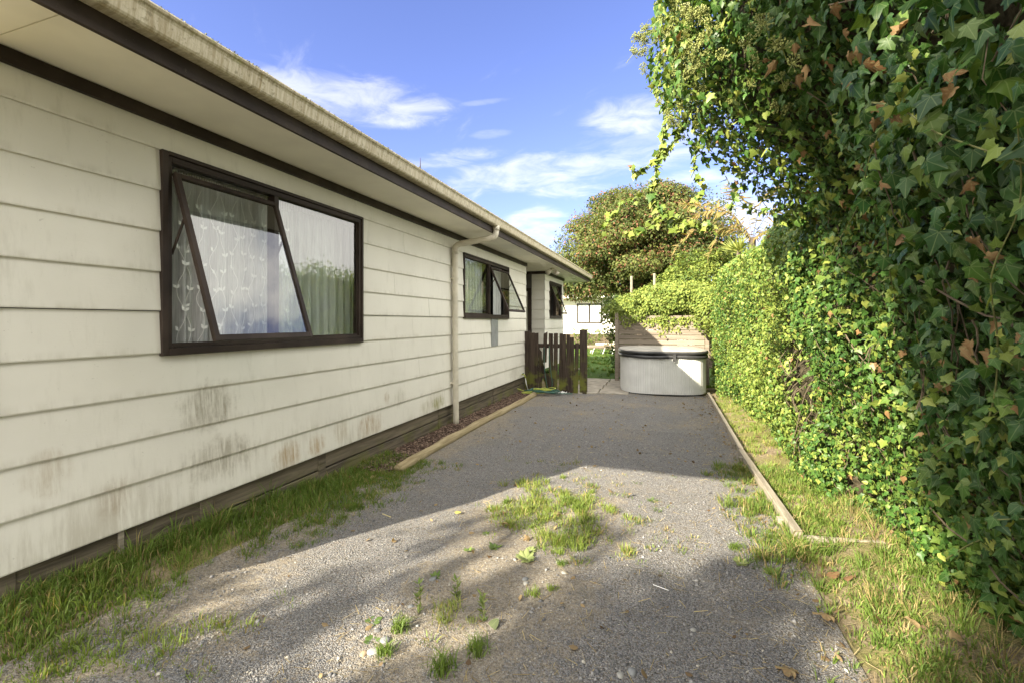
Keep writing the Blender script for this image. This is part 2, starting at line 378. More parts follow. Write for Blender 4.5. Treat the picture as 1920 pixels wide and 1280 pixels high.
def gravel_mat():
    m, t, out = material('blue_grey_gravel'); P = pos(t); x, y, z = t.sep(P)
    Pd = t.vmath('ADD', P, t.scale(t.noise(P, 30, 2, out=1), (.01, .01, .01)))
    d = t.voro(Pd, 125); cc = t.voro(Pd, 125, out='Color'); r, g, b = t.sep(cc)
    d2 = t.voro(P, 210); r2, _, _ = t.sep(t.voro(P, 210, out='Color'))
    stone = t.mix(r, (.105, .106, .112), (.275, .27, .265))
    stone = t.mix(t.math('MULTIPLY', t.ramp(g, .82, .95), .6), stone, (.36, .345, .31))
    stone = t.mix(t.math('MULTIPLY', t.ramp(b, .8, .95), .5), stone, (.22, .16, .10))
    gapc = t.mix(t.ramp(r2, .2, .8), (.06, .055, .05), (.17, .15, .12))
    c = t.mix(t.ramp(d, .50, .72), stone, gapc)
    # dust, silt and thatch patches
    n = t.math('ADD', t.math('MULTIPLY', t.noise(P, 1.1, 5, .6), .52), t.math('MULTIPLY', t.noise(P, 11, 6, .75), .48))
    silt = t.mix(t.ramp(t.noise(P, 55, 6, .8), .36, .64), (.10, .080, .055), (.30, .255, .185)); silt = t.mix(t.math('MULTIPLY', t.ramp(r2, .75, .95), .6), silt, (.36, .34, .30))
    a = t.math('DIVIDE', t.math('ADD', x, .85), .62); mid = t.math('MULTIPLY', t.ramp(t.math('MULTIPLY', a, a), 1.3, .2), t.ramp(y, 4.8, 3.6))
    edge = t.ramp(x, -1.75, -2.6); edge2 = t.ramp(x, .45, .85); far = t.math('MULTIPLY', t.ramp(y, 5.5, 8.5), .35)
    w = t.math('MAXIMUM', t.math('MAXIMUM', mid, edge), t.math('MAXIMUM', edge2, far))
    k = t.ramp(t.math('ADD', n, t.math('MULTIPLY', w, .13)), .52, .645)
    c = t.mix(t.math('MULTIPLY', k, .78), c, silt)
    c = t.mix(t.math('MULTIPLY', t.ramp(t.noise(P, 3.3, 4), .5, .7), .25), c, (.11, .11, .10))
    h = t.math('SUBTRACT', t.math('MULTIPLY', t.math('SUBTRACT', 1.0, d), t.math('SUBTRACT', 1.0, t.math('MULTIPLY', k, .6))), t.math('MULTIPLY', d2, .25)); h = t.math('ADD', h, t.math('MULTIPLY', t.noise(P, 60, 5, .8), .8))
    principled(t, out, c, .85, t.bump(h, .9, .010), .25); return m
M_soil = soil_mat(); M_gravel = gravel_mat()
def spaced(a, b, n): return list(np.linspace(a, b, n))
gx = [-400, -150, -60, -25, -14, -8, -5] + spaced(-3.6, 4, 90) + [6, 10, 25, 60, 150, 400]
gy = [-300, -100, -40, -15, -6] + spaced(-2, 12, 150) + [14, 17, 20, 24, 30, 45, 80, 160, 350]
ground = tag(grid_sheet('ground', gx, gy, M_soil, -.004), 'soil and turf ground around the house and lawn', kind='structure')
drive = tag(grid_sheet('gravel_drive', spaced(-2.62, .80, 90), spaced(-3, 9.95, 240), M_gravel, .006), 'blue grey gravel drive beside the house', kind='structure')
mulch_m = simple('bark_mulch_soil', (.075, .052, .038), .95, .5, 50, .7, .1)
tag(grid_sheet('mulch_bed', spaced(-3.0, -2.56, 14), spaced(3.85, 9.5, 90), mulch_m, .014), 'bark mulch bed along the foot of the wall', kind='structure')

# ------------------------------------------------------------------ the house
WX = -2.96; Y0, Y1, YR, Y2 = 1.235, 9.66, 11.3, 13.5; XB = -10.2
house = tag(empty('house', (WX, Y0, 0)), 'long cream weatherboard house with brown window frames and grimy gutter', 'house')
inv = Matrix.Translation(-Vector((WX, Y0, 0)))
def hpart(mb, name, mat, parent=None, smooth=False, bevel=0):
    """build in world coordinates under the house"""
    o = mb.build(name, mat, parent or house, smooth, bevel)
    o.data.transform(inv) if parent is None else o.data.transform(inv)
    return o
# openings on the long wall: y0, y1, z0, z1
OPEN = [(1.96, 3.91, 1.31, 2.56), (6.37, 8.46, 1.57, 2.56)]
OPEN3 = [(11.78, 13.2, 1.60, 2.58)]
def cut(y0, y1, z0, z1, holes):
    """rectangles of a wall band left over round the holes"""
    zs = sorted({z0, z1, *[min(max(h[2], z0), z1) for h in holes], *[min(max(h[3], z0), z1) for h in holes]})
    out = []
    for a, b in zip(zs, zs[1:]):
        if b-a < 1e-6: continue
        segs = [(y0, y1)]
        for h in holes:
            if h[2] < b-1e-6 and h[3] > a+1e-6:
                ns = []
                for s in segs:
                    if h[1] <= s[0] or h[0] >= s[1]: ns.append(s); continue
                    if h[0] > s[0]: ns.append((s[0], h[0]))
                    if h[1] < s[1]: ns.append((h[1], s[1]))
                segs = ns
        out += [(s[0], s[1], a, b) for s in segs]
    return out
mb = MB()
for (a, b, c, d) in cut(Y0+.01, Y1-.012, .34, 2.78, OPEN): mb.box(WX-.10, WX-.006, a, b, c, d)
for (a, b, c, d) in cut(YR+.012, Y2-.01, .34, 2.78, OPEN3): mb.box(WX-.10, WX-.006, a, b, c, d)
mb.box(XB, WX-.102, Y0+.012, Y0+.1, .34, 2.78); mb.box(XB, WX-.102, Y2-.1, Y2-.012, .34, 2.78); mb.box(XB-.1, XB, Y0, Y2, .34, 2.78)
mb.box(-4.4, WX-.012, Y1-.10, Y1-.01, .34, 2.78); mb.box(-4.4, WX-.012, YR+.012, YR+.1, .34, 2.78); mb.box(-4.5, -4.41, Y1-.1, YR+.1, .34, 2.78)
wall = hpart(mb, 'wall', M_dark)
# weatherboards
EXPO = .25
def board_prof(x, z0, z1):     # wedge: thin at the top, proud at the foot with an undercut lip
    return [(x-.004, z1), (x+.001, z1), (x+.0165, z0+.004), (x+.0145, z0-.003), (x-.004, z0-.003)]
def place_board(prof, y0, y1, M=None):
    o = MB().prism(prof, y0, y1, M).build('weatherboard', M_paint, wall); o.data.transform(inv); return o
rows = [(.31+i*EXPO, min(.31+(i+1)*EXPO, 2.76)) for i in range(10)]
joints = {0: [5.75], 1: [4.62], 2: [5.05], 3: [7.2], 4: [4.9], 5: [5.3], 6: [4.5], 7: [5.6], 8: [4.7], 9: [4.1, 6.9]}
for i, (a, b) in enumerate(rows):
    for (ya, yb, za, zb) in cut(Y0, Y1, a, b, OPEN):
        if zb-za < .04: continue
        js = [ya] + [j for j in joints[i] if ya+.3 < j < yb-.3] + [yb]
        for p, q in zip(js, js[1:]): place_board(board_prof(WX+random.uniform(-.0012, .0012), za, zb+.002), p+(.0015 if p != ya else 0), q-(.0015 if q != yb else 0))
    for (ya, yb, za, zb) in cut(YR-.012, Y2, a, b, OPEN3): place_board(board_prof(WX, za, zb+.002), ya, yb)
    for (ycorner, sgn) in ((Y0, -1), (YR, -1), (Y2, 1), (Y1, 1)):      # end walls, boards along x
        x1 = WX if ycorner in (Y0, Y2) else WX-.014
        x0 = XB if ycorner in (Y0, Y2) else (-4.40 if ycorner == Y1 else -3.30)
        prof = [(-.004, b), (.001, b), (.0125, a+.004), (.0105, a-.003), (-.004, a-.003)]
        R = Matrix(((0, 1, 0, 0), (sgn, 0, 0, ycorner), (0, 0, 1, 0), (0, 0, 0, 1)))
        place_board(prof, x0, x1, R)
# corner soaker at the near end, underside trim
for i, (a, b) in enumerate(rows):
    o = MB().prism([(WX-.01, a-.004), (WX+.0165, a-.004), (WX+.0145, a+.06), (WX+.004, b-.003), (WX-.01, b-.003)], Y0-.016, Y0+.006).build('corner_soaker', M_paint, wall); o.data.transform(inv)
# brown scotia under the soffit
hpart(MB().box(WX+.001, WX+.036, Y0-.04, Y1+.0, 2.715, 2.786), 'eave_trim', M_brown)
hpart(MB().box(WX+.001, WX+.036, YR-.04, Y2+.03, 2.715, 2.786), 'eave_trim', M_brown)
hpart(MB().box(-4.4, WX-.002, YR-.036, YR-.014, 2.715, 2.786), 'eave_trim', M_brown)
# soffit panels, fascia, gutter, roof
EX, EY0, EY1, EXB = -2.38, -.02, 14.66, XB-.58
yy = [EY0, 1.2, 3.6, 6.0, 8.4, 10.8, 13.2, EY1]
for a, b in zip(yy, yy[1:]):
    hpart(MB().box(WX-1.6, EX-.002, a+.003, b-.003, 2.790, 2.797), 'soffit_panel', M_soffit)
    hpart(MB().box(WX-1.6, EX-.002, b-.02, b+.02, 2.798, 2.806), 'soffit_joiner', M_soffit)
hpart(MB().box(EXB, WX-1.602, EY0, EY1, 2.79, 2.8), 'soffit_panel', M_soffit)
hpart(MB().box(EX, EX+.024, EY0-.02, EY1+.02, 2.768, 2.966), 'fascia', M_brown)
hpart(MB().box(EXB, EX-.002, EY0-.022, EY0-.002, 2.768, 2.966), 'fascia', M_brown)
hpart(MB().box(EXB, EX-.002, EY1+.002, EY1+.022, 2.768, 2.966), 'fascia', M_soffit)
hpart(MB().box(EXB-.024, EXB-.002, EY0, EY1, 2.768, 2.966), 'fascia', M_brown)
GX = EX+.026
def gprof(x):
    o = [(x, 2.975), (x, 2.858), (x+.062, 2.856), (x+.074, 2.862), (x+.080, 2.872), (x+.086, 2.90), (x+.092, 2.935), (x+.098, 2.948), (x+.106, 2.955), (x+.110, 2.966), (x+.106, 2.975), (x+.098, 2.975)]
    i = [(x+.092, 2.962), (x+.084, 2.94), (x+.072, 2.875), (x+.06, 2.868), (x+.006, 2.868), (x+.006, 2.975)]
    return o+i
gut = hpart(MB().prism(gprof(GX), EY0-.06, EY1+.05), 'gutter', M_gutter)
for y in (6.02, 9.9, 2.1, 12.6):
    mb = MB().prism([(x+.003 if i > 0 else x, z-.003 if z < 2.9 else z) for i, (x, z) in enumerate(gprof(GX)[:12])] + [(GX+.09, 2.97), (GX+.002, 2.97)], y-.035, y+.035)
    hpart(mb, 'gutter_joint', M_gutter, gut)
hpart(MB().box(EXB, GX+.105, EY0-.16, EY0-.064, 2.858, 2.973), 'gutter', M_gutter)
m, t, out = material('roof_tile_steel'); principled(t, out, t.mix(t.ramp(t.noise(pos(t), 8, 5, .7), .35, .7), (.16, .14, .09), (.27, .25, .17)), .85, t.bump(t.noise(pos(t), 30, 3), .4, .01)); M_roof = m
r0x, r1x, r0y, r1y, rz = EXB, GX+.055, EY0-.08, EY1+.03, 2.985; xm = (r0x+r1x)/2; hh = (r1x-r0x)/2; top = rz+hh*.26
mbr = MB(); mbr.v = [(r0x, r0y, rz), (r1x, r0y, rz), (r1x, r1y, rz), (r0x, r1y, rz), (xm, r0y+hh, top), (xm, r1y-hh, top),
                     (r0x, r0y, rz-.012), (r1x, r0y, rz-.012), (r1x, r1y, rz-.012), (r0x, r1y, rz-.012)]
mbr.f = [(0, 1, 4), (1, 2, 5, 4), (2, 3, 5), (3, 0, 4, 5), (6, 9, 8, 7), (0, 6, 7, 1), (1, 7, 8, 2), (2, 8, 9, 3), (3, 9, 6, 0)]
roof = hpart(mbr, 'roof', M_roof)
# moss and lichen crumbs on the gutter lip
n = 2600; py = EY0 + (EY1-EY0)*rng.random(n)**1.5; keep = fbm(py*2.3, 0*py, seed=5) > -.35; py = py[keep]; n = len(py)
oct_v = np.array([(1, 0, 0), (-1, 0, 0), (0, 1, 0), (0, -1, 0), (0, 0, 1), (0, 0, -1)], float)
oct_f = np.array([(0, 2, 4), (2, 1, 4), (1, 3, 4), (3, 0, 4), (2, 0, 5), (1, 2, 5), (3, 1, 5), (0, 3, 5)])
def scatter_solid(P, S, tmplV, tmplF, jit=.35):
    k = len(tmplV); n = len(P)
    V = tmplV[None]*(1+jit*rng.uniform(-1, 1, (n, k, 1)))
    a = rng.uniform(0, 6.283, n); b = rng.uniform(-.8, .8, n); ca, sa, cb, sb = np.cos(a), np.sin(a), np.cos(b), np.sin(b)
    V = V*S[:, None, :]
    x, y, z = V[..., 0], V[..., 1], V[..., 2]
    y, z = y*cb[:, None]-z*sb[:, None], y*sb[:, None]+z*cb[:, None]
    x, y = x*ca[:, None]-y*sa[:, None], x*sa[:, None]+y*ca[:, None]
    V = np.stack([x, y, z], -1)+P[:, None, :]
    F = tmplF[None]+(np.arange(n)*k)[:, None, None]
    return V.reshape(-1, 3), F.reshape(-1, tmplF.shape[1])
P = np.stack([GX+.085+.028*rng.random(n), py, 2.974+.004*rng.random(n)], 1); S = rng.uniform(.002, .006, (n, 1))*np.array([1, 1.3, .3])
V, F = scatter_solid(P, S, oct_v, oct_f); me = tri_mesh('moss', V, F, M_moss); me.transform(inv); tag(link('moss', me, gut), kind='stuff')
# subfloor: piles and skirting boards behind the foot of the cladding
for a, b in ((Y0+.05, 2.24), (2.30, 3.34), (3.40, 5.6), (5.62, 7.7), (7.72, Y1)):
    dxo = random.uniform(-.006, .006)
    hpart(MB().box(WX-.045, WX-.018+dxo, a, b, .165, .297), 'base_board', M_base, bevel=.003)
    hpart(MB().box(WX-.045, WX-.014+dxo, a, b, -.05, .150), 'base_board', M_base, bevel=.003)
for y in (Y0+.03, 2.27, 3.37): hpart(MB().box(WX-.10, WX-.008, y-.045, y+.045, -.1, .303), 'pile', M_base, bevel=.004)
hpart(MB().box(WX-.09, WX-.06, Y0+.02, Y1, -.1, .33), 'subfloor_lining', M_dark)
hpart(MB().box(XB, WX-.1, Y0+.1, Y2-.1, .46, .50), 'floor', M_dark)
hpart(MB().box(WX-.012, WX+.004, 1.735, 1.765, .16, .31), 'plaster_drip', M_kerb, bevel=.004)
# porch: deck, side wall door jamb
hpart(MB().box(-4.4, WX-.03, Y1+.01, YR-.02, .28, .34), 'porch_deck', M_base)
hpart(MB().box(-3.40, -3.31, YR-.03, YR+.02, .34, 2.36).box(-4.3, -3.40, YR-.03, YR+.02, 2.28, 2.36), 'door_frame', M_brown, bevel=.003)
hpart(MB().box(-4.25, -3.405, YR-.005, YR+.03, .36, 2.28), 'door', M_soffit)
hpart(MB().box(WX-.03, WX+.001, Y1-.004, Y1+.02, .305, 2.786), 'corner_board', M_paint)
hpart(MB().box(WX+.013, WX+.0185, 7.52, 7.86, 1.06, 1.552), 'bare_patch', simple('unpainted_grey_patch', (.25, .26, .25), .7, .12, 8))
hpart(MB().box(-2.75, -2.62, 13.6, 13.95, 2.782, 2.789), 'soffit_vent', M_pipe)
# downpipe
pp = arc([(-2.315, 6.10, 2.87), (-2.315, 6.10, 2.79), (-2.325, 6.095, 2.735), (-2.38, 6.08, 2.695), (-2.62, 6.03, 2.655), (-2.82, 5.985, 2.62), (-2.885, 5.97, 2.58), (-2.897, 5.97, 2.50), (-2.897, 5.97, 2.2), (-2.895, 5.972, 1.2), (-2.885, 5.975, -.02)], 6)
dp = hpart(MB().tube(pp, .042, 16), 'downpipe', M_pipe, smooth=True)
hpart(MB().tube([(-2.315, 6.10, 2.865), (-2.315, 6.10, 2.80)], .05, 16), 'outlet_collar', M_pipe, dp, True)
hpart(MB().tube([(-2.897, 5.97, 2.53), (-2.897, 5.97, 2.47)], .047, 16), 'pipe_socket', M_pipe, dp, True)
for z in (2.12, .62): hpart(MB().tube([(-2.896, 5.971, z-.014), (-2.896, 5.971, z+.014)], .046, 16).box(-2.95, -2.90, 5.92, 6.02, z-.012, z+.012), 'pipe_bracket', M_pipe, dp)

# windows -----------------------------------------------------------
def window(y0, y1, z0, z1, mull, sash_side, ang, drop, facing=.034):
    """wood facing + aluminium frame, one fixed light and one top-hung open sash"""
    x = WX
    mb = MB()
    mb.box(x+.0, x+.030, y0-.005, y0+facing, z0-.02, z1).box(x+.0, x+.030, y1-facing*.6, y1+.005, z0-.02, z1)       # facings
    mb.box(x+.0, x+.034, y0+facing, y1-facing*.6, z1-.024, z1).box(x+.0, x+.036, y0+facing, y1-facing*.6, z0-.02, z0+.025)
    a, b, c, d = y0+facing+.001, y1-facing*.6-.001, z0+.026, z1-.025
    f = .028
    mb.box(x-.06, x+.016, a, a+f, c, d).box(x-.06, x+.016, b-f, b, c, d).box(x-.06, x+.017, a+f, b-f, d-f, d).box(x-.06, x+.018, a+f, b-f, c, c+f)
    mb.box(x-.045, x+.022, a+f, b-f, d-f-.012, d-f-.001)
    win = hpart(mb, 'window', M_brown, bevel=.002)
    hpart(MB().box(x-.058, x+.020, mull-.022, mull+.022, c+f+.001, d-f-.013), 'mullion', M_brown, win, bevel=.002)
    if sash_side == 'near': fx, sx = (mull+.022, b-f), (a+f+.004, mull-.005)
    else: fx, sx = (a+f, mull-.022), (mull+.005, b-f-.004)
    hpart(MB().box(x-.022, x-.017, fx[0], fx[1], c+f, d-f), 'pane', M_glass, win)
    g = .014
    hpart(MB().box(x-.014, x-.002, fx[0]+.001, fx[0]+g, c+f+.001, d-f-.001).box(x-.014, x-.002, fx[1]-g, fx[1]-.001, c+f+.001, d-f-.001).box(x-.014, x-.002, fx[0]+g, fx[1]-g, c+f+.001, c+f+g).box(x-.014, x-.002, fx[0]+g, fx[1]-g, d-f-g, d-f-.001), 'glazing_bead', M_brown, win)
    # the sash swings about its top edge
    L = (d-f-.03)-(c+f)-.0; zt = d-f-drop
    R = Matrix.Translation((x+.018, 0, zt)) @ Matrix.Rotation(math.radians(-ang), 4, 'Y')
    w = .034; s = MB(); y_a, y_b = sx
    s.box(-.016, .016, y_a, y_a+w, -L, 0, R).box(-.016, .016, y_b-w, y_b, -L, 0, R).box(-.0155, .0155, y_a+w, y_b-w, -w, -.0, R).box(-.0155, .0155, y_a+w, y_b-w, -L, -L+w*1.1, R)
    hpart(s, 'sash', M_brown, win, bevel=.002)
    hpart(MB().box(-.003, .003, y_a+w, y_b-w, -L+w*1.1, -w, R), 'pane', M_glass, win)
    for ys in (y_a+.012, y_b-.012):                          # friction stays
        p1 = Vector((x-.012, ys, zt-L*.46)); p2 = R @ Vector((-.012, ys, -L*.27))
        hpart(MB().tube([p1, p2], .008, 6), 'stay', M_brown, win)
    return win
win1 = window(1.96, 3.91, 1.31, 2.56, 2.83, 'near', 18.5, .07)
win2 = window(6.37, 8.46, 1.57, 2.56, 7.45, 'far', 24, .05, .026)
win3 = window(11.78, 13.2, 1.60, 2.58, 12.5, 'near', 22, .04, .026)
# rooms behind the windows
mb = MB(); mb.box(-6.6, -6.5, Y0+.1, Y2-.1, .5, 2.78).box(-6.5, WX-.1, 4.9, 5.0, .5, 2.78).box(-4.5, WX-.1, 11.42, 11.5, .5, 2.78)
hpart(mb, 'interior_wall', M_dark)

# curtains: hanging sheets with folds
def fold(y, z, k, amp, seed):
    return amp*(np.sin(y*k+1.5*np.sin(y*3.1+seed)+.25*z)+.45*np.sin(y*k*2.3+seed*2+.3*z)) * (.55+.45*sstep(2.6, 1.6, z))
def curtain(y0, y1, z0, z1, x, mat, k, amp, seed, label, gather=True):
    ny, nz = 150, 24; Yg, Zg = np.meshgrid(np.linspace(y0, y1, ny), np.linspace(z0, z1, nz), indexing='ij')
    X = x + fold(Yg, Zg, k, amp, seed)
    V = np.stack([X, Yg, Zg], -1).reshape(-1, 3); i, j = np.meshgrid(np.arange(ny-1), np.arange(nz-1), indexing='ij'); a = (i*nz+j).ravel()
    o = link('curtain', tri_mesh('curtain', V, np.stack([a, a+nz, a+nz+1, a+1], 1), mat, smooth=True)); tag(o, label, 'curtain')
    if gather:
        mb = MB()
        for q in range(int((y1-y0)/.018)):
            yq = y0+q*.018; mb.box(x-.02, x+.022, yq, yq+.007, z1-.004, z1+.05)
        mb.build('heading_tape', M_embro, o)
    return o
c1 = curtain(1.99, 3.12, 1.25, 2.45, -3.09, M_sheer, 46, .022, 1.0, 'sheer curtain with embroidered vines behind the open sash of the large window')
c2 = curtain(2.86, 4.15, 1.25, 2.50, -3.17, M_sheer2, 52, .022, 2.0, 'dense white net curtain behind the fixed pane of the large window')
mb = MB()
for y in np.arange(2.06, 3.1, .085)+.02*rng.normal(size=13):                         # embroidered vines follow the folds
    pts = []; ph = random.uniform(0, 6)
    for z in np.arange(1.27, 2.42, .02):
        yq = y+.017*math.sin(z*19+ph); pts.append((-3.09+float(fold(yq, z, 46, .022, 1.0))+.004, yq, z))
    mb.tube(pts, .0022, 4)
    for z in np.arange(1.32, 2.4, .135):
        z2 = z+random.uniform(-.03, .03); sd = random.choice((-1, 1))
        for q in (0, 1):
            yc = y+.017*math.sin(z2*19+ph); xx = -3.09+float(fold(yc, z2, 46, .022, 1.0))+.006
            b = len(mb.v); dyy = sd*(.028 if q == 0 else -.022); dzz = .026+.01*q
            mb.v += [(xx, yc, z2), (xx, yc+dyy*.2, z2+dzz*.75), (xx, yc+dyy, z2+dzz), (xx, yc+dyy*.85, z2+dzz*.25)]; mb.f.append((b, b+1, b+2, b+3))
mb.build('embroidered_vine', M_embro, c1)
curtain(6.42, 7.42, 1.52, 2.5, -3.09, M_sheer2, 44, .02, 3.0, 'net curtain behind the fixed pane of the small window past the downpipe')
curtain(8.0, 8.44, 1.52, 2.5, -3.1, M_sheer2, 44, .02, 4.0, 'narrow strip of net curtain beside the open sash past the downpipe')
jar = empty('table_ornament', (-3.3, 2.18, 1.30)); tag(jar, 'small dark ornament standing inside the large window at its lower left', 'ornament')
MB().tube([(0, 0, 0), (0, 0, .03), (0, 0, .035), (0, 0, .10)], [.05, .05, .03, .034], 10).build('body', M_brown, jar); MB().box(-.06, .06, -.07, .07, .10, .108).build('dish', M_brown, jar)
hpart(MB().box(-3.48, -3.22, 2.0, 3.85, 1.27, 1.295), 'window_shelf', M_soffit)

# twin flood light under the eave by the porch
fl = tag(empty('flood_light', (-2.62, 10.75, 2.79)), 'small twin flood light under the eave near the porch corner', 'light')
MB().tube([(0, 0, 0), (0, 0, -.03)], .05, 12).build('base', M_pipe, fl)
for s in (-1, 1):
    MB().tube([(0, 0, -.03), (.02*s, s*.05, -.055), (.03*s, s*.09, -.07), (.05*s, s*.10, -.085), (.11*s, s*.13, -.14)], [.012, .012, .03, .052, .058], 10).build('lamp_head', M_pipe, fl, True)
ant = tag(empty('antenna', unproject(788, 318, 8)), 'thin dark antenna rod poking up above the gutter line', 'antenna')
MB().tube([(0, 0, -.9), (0, 0, .03), (0, 0, .20)], [.010, .010, .004], 6).build('rod', M_brown, ant); MB().tube([(0, 0, -.02), (0, 0, .02)], .018, 8).build('clamp', M_brown, ant)

# ------------------------------------------------------------------ timber edgings
log = tag(empty('edging_log', (-2.53, 6.3, 0)), 'long half round timber log edging the mulch bed', 'log')
pts = [(-2.53+.03*math.sin(y*.8)-(.05 if y > 8 else 0)*(y-8), y, .028+float(gz(-2.53, y))) for y in np.arange(3.93, 9.0, .25)]
MB().tube([Vector(p)-Vector((-2.53, 6.3, 0)) for p in pts], [.055+.006*math.sin(i*1.7) for i in range(len(pts))], 12).build('log', M_log, log, True)
def kerb(name, p, q, w, h, label):
    o = tag(empty(name, (*p, 0), math.atan2(q[1]-p[1], q[0]-p[0])), label, 'kerb board', 'kerb boards of the hedge verge'); L = math.dist(p, q)
    mb = MB(); n = 10
    for i in range(n): pass
    prof = [(-w/2, -.1), (w/2, -.1), (w/2, h-.006), (w/2-.006, h), (-w/2+.004, h+.003), (-w/2, h-.004)]
    R = Matrix(((0, 1, 0, 0), (-1, 0, 0, 0), (0, 0, 1, 0), (0, 0, 0, 1)))
    mb.prism(prof, 0, L, R); mb.build('board', M_kerb, o)
    for d in (.25, L-.25): MB().box(d-.025, d+.025, -w/2-.042, -w/2-.002, -.1, h-.02).build('peg', M_kerb, o)
    return o
kerb('kerb_board', (.80, 10.0), (.80, 5.72), .045, .075, 'long straight pale timber kerb board running up to the hot tub')
kerb('kerb_board', (.785, 5.62), (.845, 3.55), .055, .085, 'pale timber kerb board nearest the camera beside the grass verge')
kerb('kerb_board', (.865, 3.56), (1.36, 3.63), .03, .05, 'short low timber board crossing the grass at the end of the kerb')

# ------------------------------------------------------------------ broken picket fence
fence = tag(empty('picket_fence', (-2.3, 9.6, 0)), 'broken dark picket fence with mossy boards between the house and the tub', 'fence')
fy = 9.6
def picket(x0, x1, z0, z1, name='picket', lean=0.0, dy=0.0, th=.022, tip=0.0):
    w = (x1-x0)/2; xm = (x0+x1)/2+2.3
    mb = MB(); b = 0
    mb.v = [(-w, -th/2, z0), (w, -th/2, z0+.01), (w, th/2, z0+.01), (-w, th/2, z0), (-w, -th/2, z1), (w, -th/2, z1-tip), (w, th/2, z1-tip), (-w, th/2, z1)]
    mb.f = [(0, 3, 2, 1), (4, 5, 6, 7), (0, 1, 5, 4), (1, 2, 6, 5), (2, 3, 7, 6), (3, 0, 4, 7)]
    o = mb.build(name, M_picket, fence, bevel=.003); o.location = (xm, dy, 0); o.rotation_euler = (random.uniform(-.01, .01), lean, random.uniform(-.05, .05)); return o
picket(-2.95, -2.84, -.05, 1.29, 'post', 0, .0, .09)
picket(-1.74, -1.59, -.1, 1.33, 'post', 0, 0, .10)
for a in [(-2.835, -2.735, .02, 1.255, .005), (-2.725, -2.645, .05, 1.25, 0), (-2.565, -2.49, .62, 1.235, .04, -.05), (-2.40, -2.315, .02, 1.25, .0), (-2.305, -2.225, .03, 1.25, .01),
          (-2.185, -2.12, .02, 1.245, .015), (-2.11, -2.03, .0, 1.235, -.004), (-2.025, -1.96, .0, 1.225, .01), (-1.945, -1.85, -.02, 1.17, -.012), (-1.85, -1.78, -.03, 1.05, .02)]:
    picket(a[0]-.004, a[1]+.006, a[2], a[3], 'picket', a[4], -.055, .022, a[5] if len(a) > 5 else random.uniform(-.008, .008))
for a in [(-2.635, -2.565, .03, .93, .0), (-2.475, -2.405, .0, .40, .02), (-2.48, -2.41, .05, 1.0, -.25)]:
    picket(a[0], a[1], a[2], a[3], 'broken_picket', a[4], -.035 if a[4] > -.1 else .06, .02, random.uniform(.03, .08))
for z in (.98, .33):
    MB().box(-.56, .57, -.035, .0, z-.045, z+.045).build('rail', M_picket, fence, bevel=.004)
def hose(pts, r, mat, name, label, cat, steps=8, group=None):
    o = MB().tube(arc(pts, steps), r, 8).build(name, mat, None, True); tag(o, label, cat, group); return o
M_green = simple('green_hose', (.035, .10, .075), .4, .2, 10); M_yel = simple('yellow_green_hose', (.32, .36, .06), .45, .2, 10); M_white = simple('white_plastic', (.75, .75, .73), .5, .05, 10)
def tangle(cx, cy, R, turns, z, seed):
    r = random.Random(seed); pts = []
    for i in range(turns*7):
        a = i*2*math.pi/7; rr = R*(1+r.uniform(-.4, .4)); pts.append((cx+rr*1.25*math.cos(a)+r.uniform(-.05, .05), cy+rr*.7*math.sin(a), z+.012*(i % 9)/3+r.uniform(0, .03)))
    return pts
hose(tangle(-2.42, 9.12, .24, 4, .05, 1)+[(-2.0, 9.2, .03), (-1.85, 9.3, .02)], .011, M_green, 'garden_hose', 'tangled dark green garden hose heaped at the end of the log', 'hose')
hose([(-2.95, 9.0, .12), (-2.75, 9.05, .06), (-2.5, 9.12, .10), (-2.35, 9.15, .06), (-2.45, 9.0, .05), (-2.8, 8.85, .06)]+tangle(-2.38, 9.1, .15, 2, .09, 4), .010, M_yel, 'garden_hose', 'yellow green hose looped over the dark green hose by the fence', 'hose')
hose([(-2.5, 9.50, .96), (-2.49, 9.49, .6), (-2.46, 9.48, .3), (-2.40, 9.46, .03)], .008, M_green, 'hanging_cord', 'thin cord hanging down the broken gap of the picket fence, left of two', 'cord')
hose([(-2.385, 9.50, .98), (-2.375, 9.49, .7), (-2.34, 9.48, .4), (-2.31, 9.46, .2), (-2.33, 9.44, .03)], .008, M_green, 'hanging_cord', 'thin cord hanging down the broken gap of the picket fence, right of two', 'cord')
tp = tag(empty('garden_tap', (-2.93, 9.25, .33)), 'small tap stub low on the wall by the fence with a hose hanging', 'tap')
MB().tube([(0, 0, .05), (.06, 0, .05), (.08, 0, .03), (.085, 0, -.02)], .013, 8).build('spout', M_yel, tp, True); MB().box(.03, .05, -.03, .03, .07, .085).build('handle', M_green, tp)
MB().tube([(.085, 0, -.02), (.10, .02, -.15), (.14, .03, -.28)], .009, 6).build('hose_tail', M_white, tp, True)

# ------------------------------------------------------------------ hot tub, screen, paving
tub = tag(empty('hot_tub', (-.12, 10.68, 0), .12), 'round cornered hot tub with white ribbed skirt and black padded cover', 'hot tub')
def sup(a, w, d, n=3.3):
    c, s = math.cos(a), math.sin(a); r = (abs(c)**n+abs(s)**n)**(-1/n); return w*r*c, d*r*s
def loft(rings, name, mat, parent, smooth=False):
    mb = MB(); n = len(rings[0])
    for rg in rings: mb.v += [tuple(p) for p in rg]
    for i in range(len(rings)-1):
        for k in range(n): j = (k+1) % n; mb.f.append((i*n+k, i*n+j, (i+1)*n+j, (i+1)*n+k))
    mb.f.append(tuple(range(n-1, -1, -1))); mb.f.append(tuple((len(rings)-1)*n+k for k in range(n)))
    return mb.build(name, mat, parent, smooth)
NR = 132; ring = []
prof = [(.0, 1.0), (.22, 1.0), (.34, .989), (.66, .989), (.78, 1.0)]
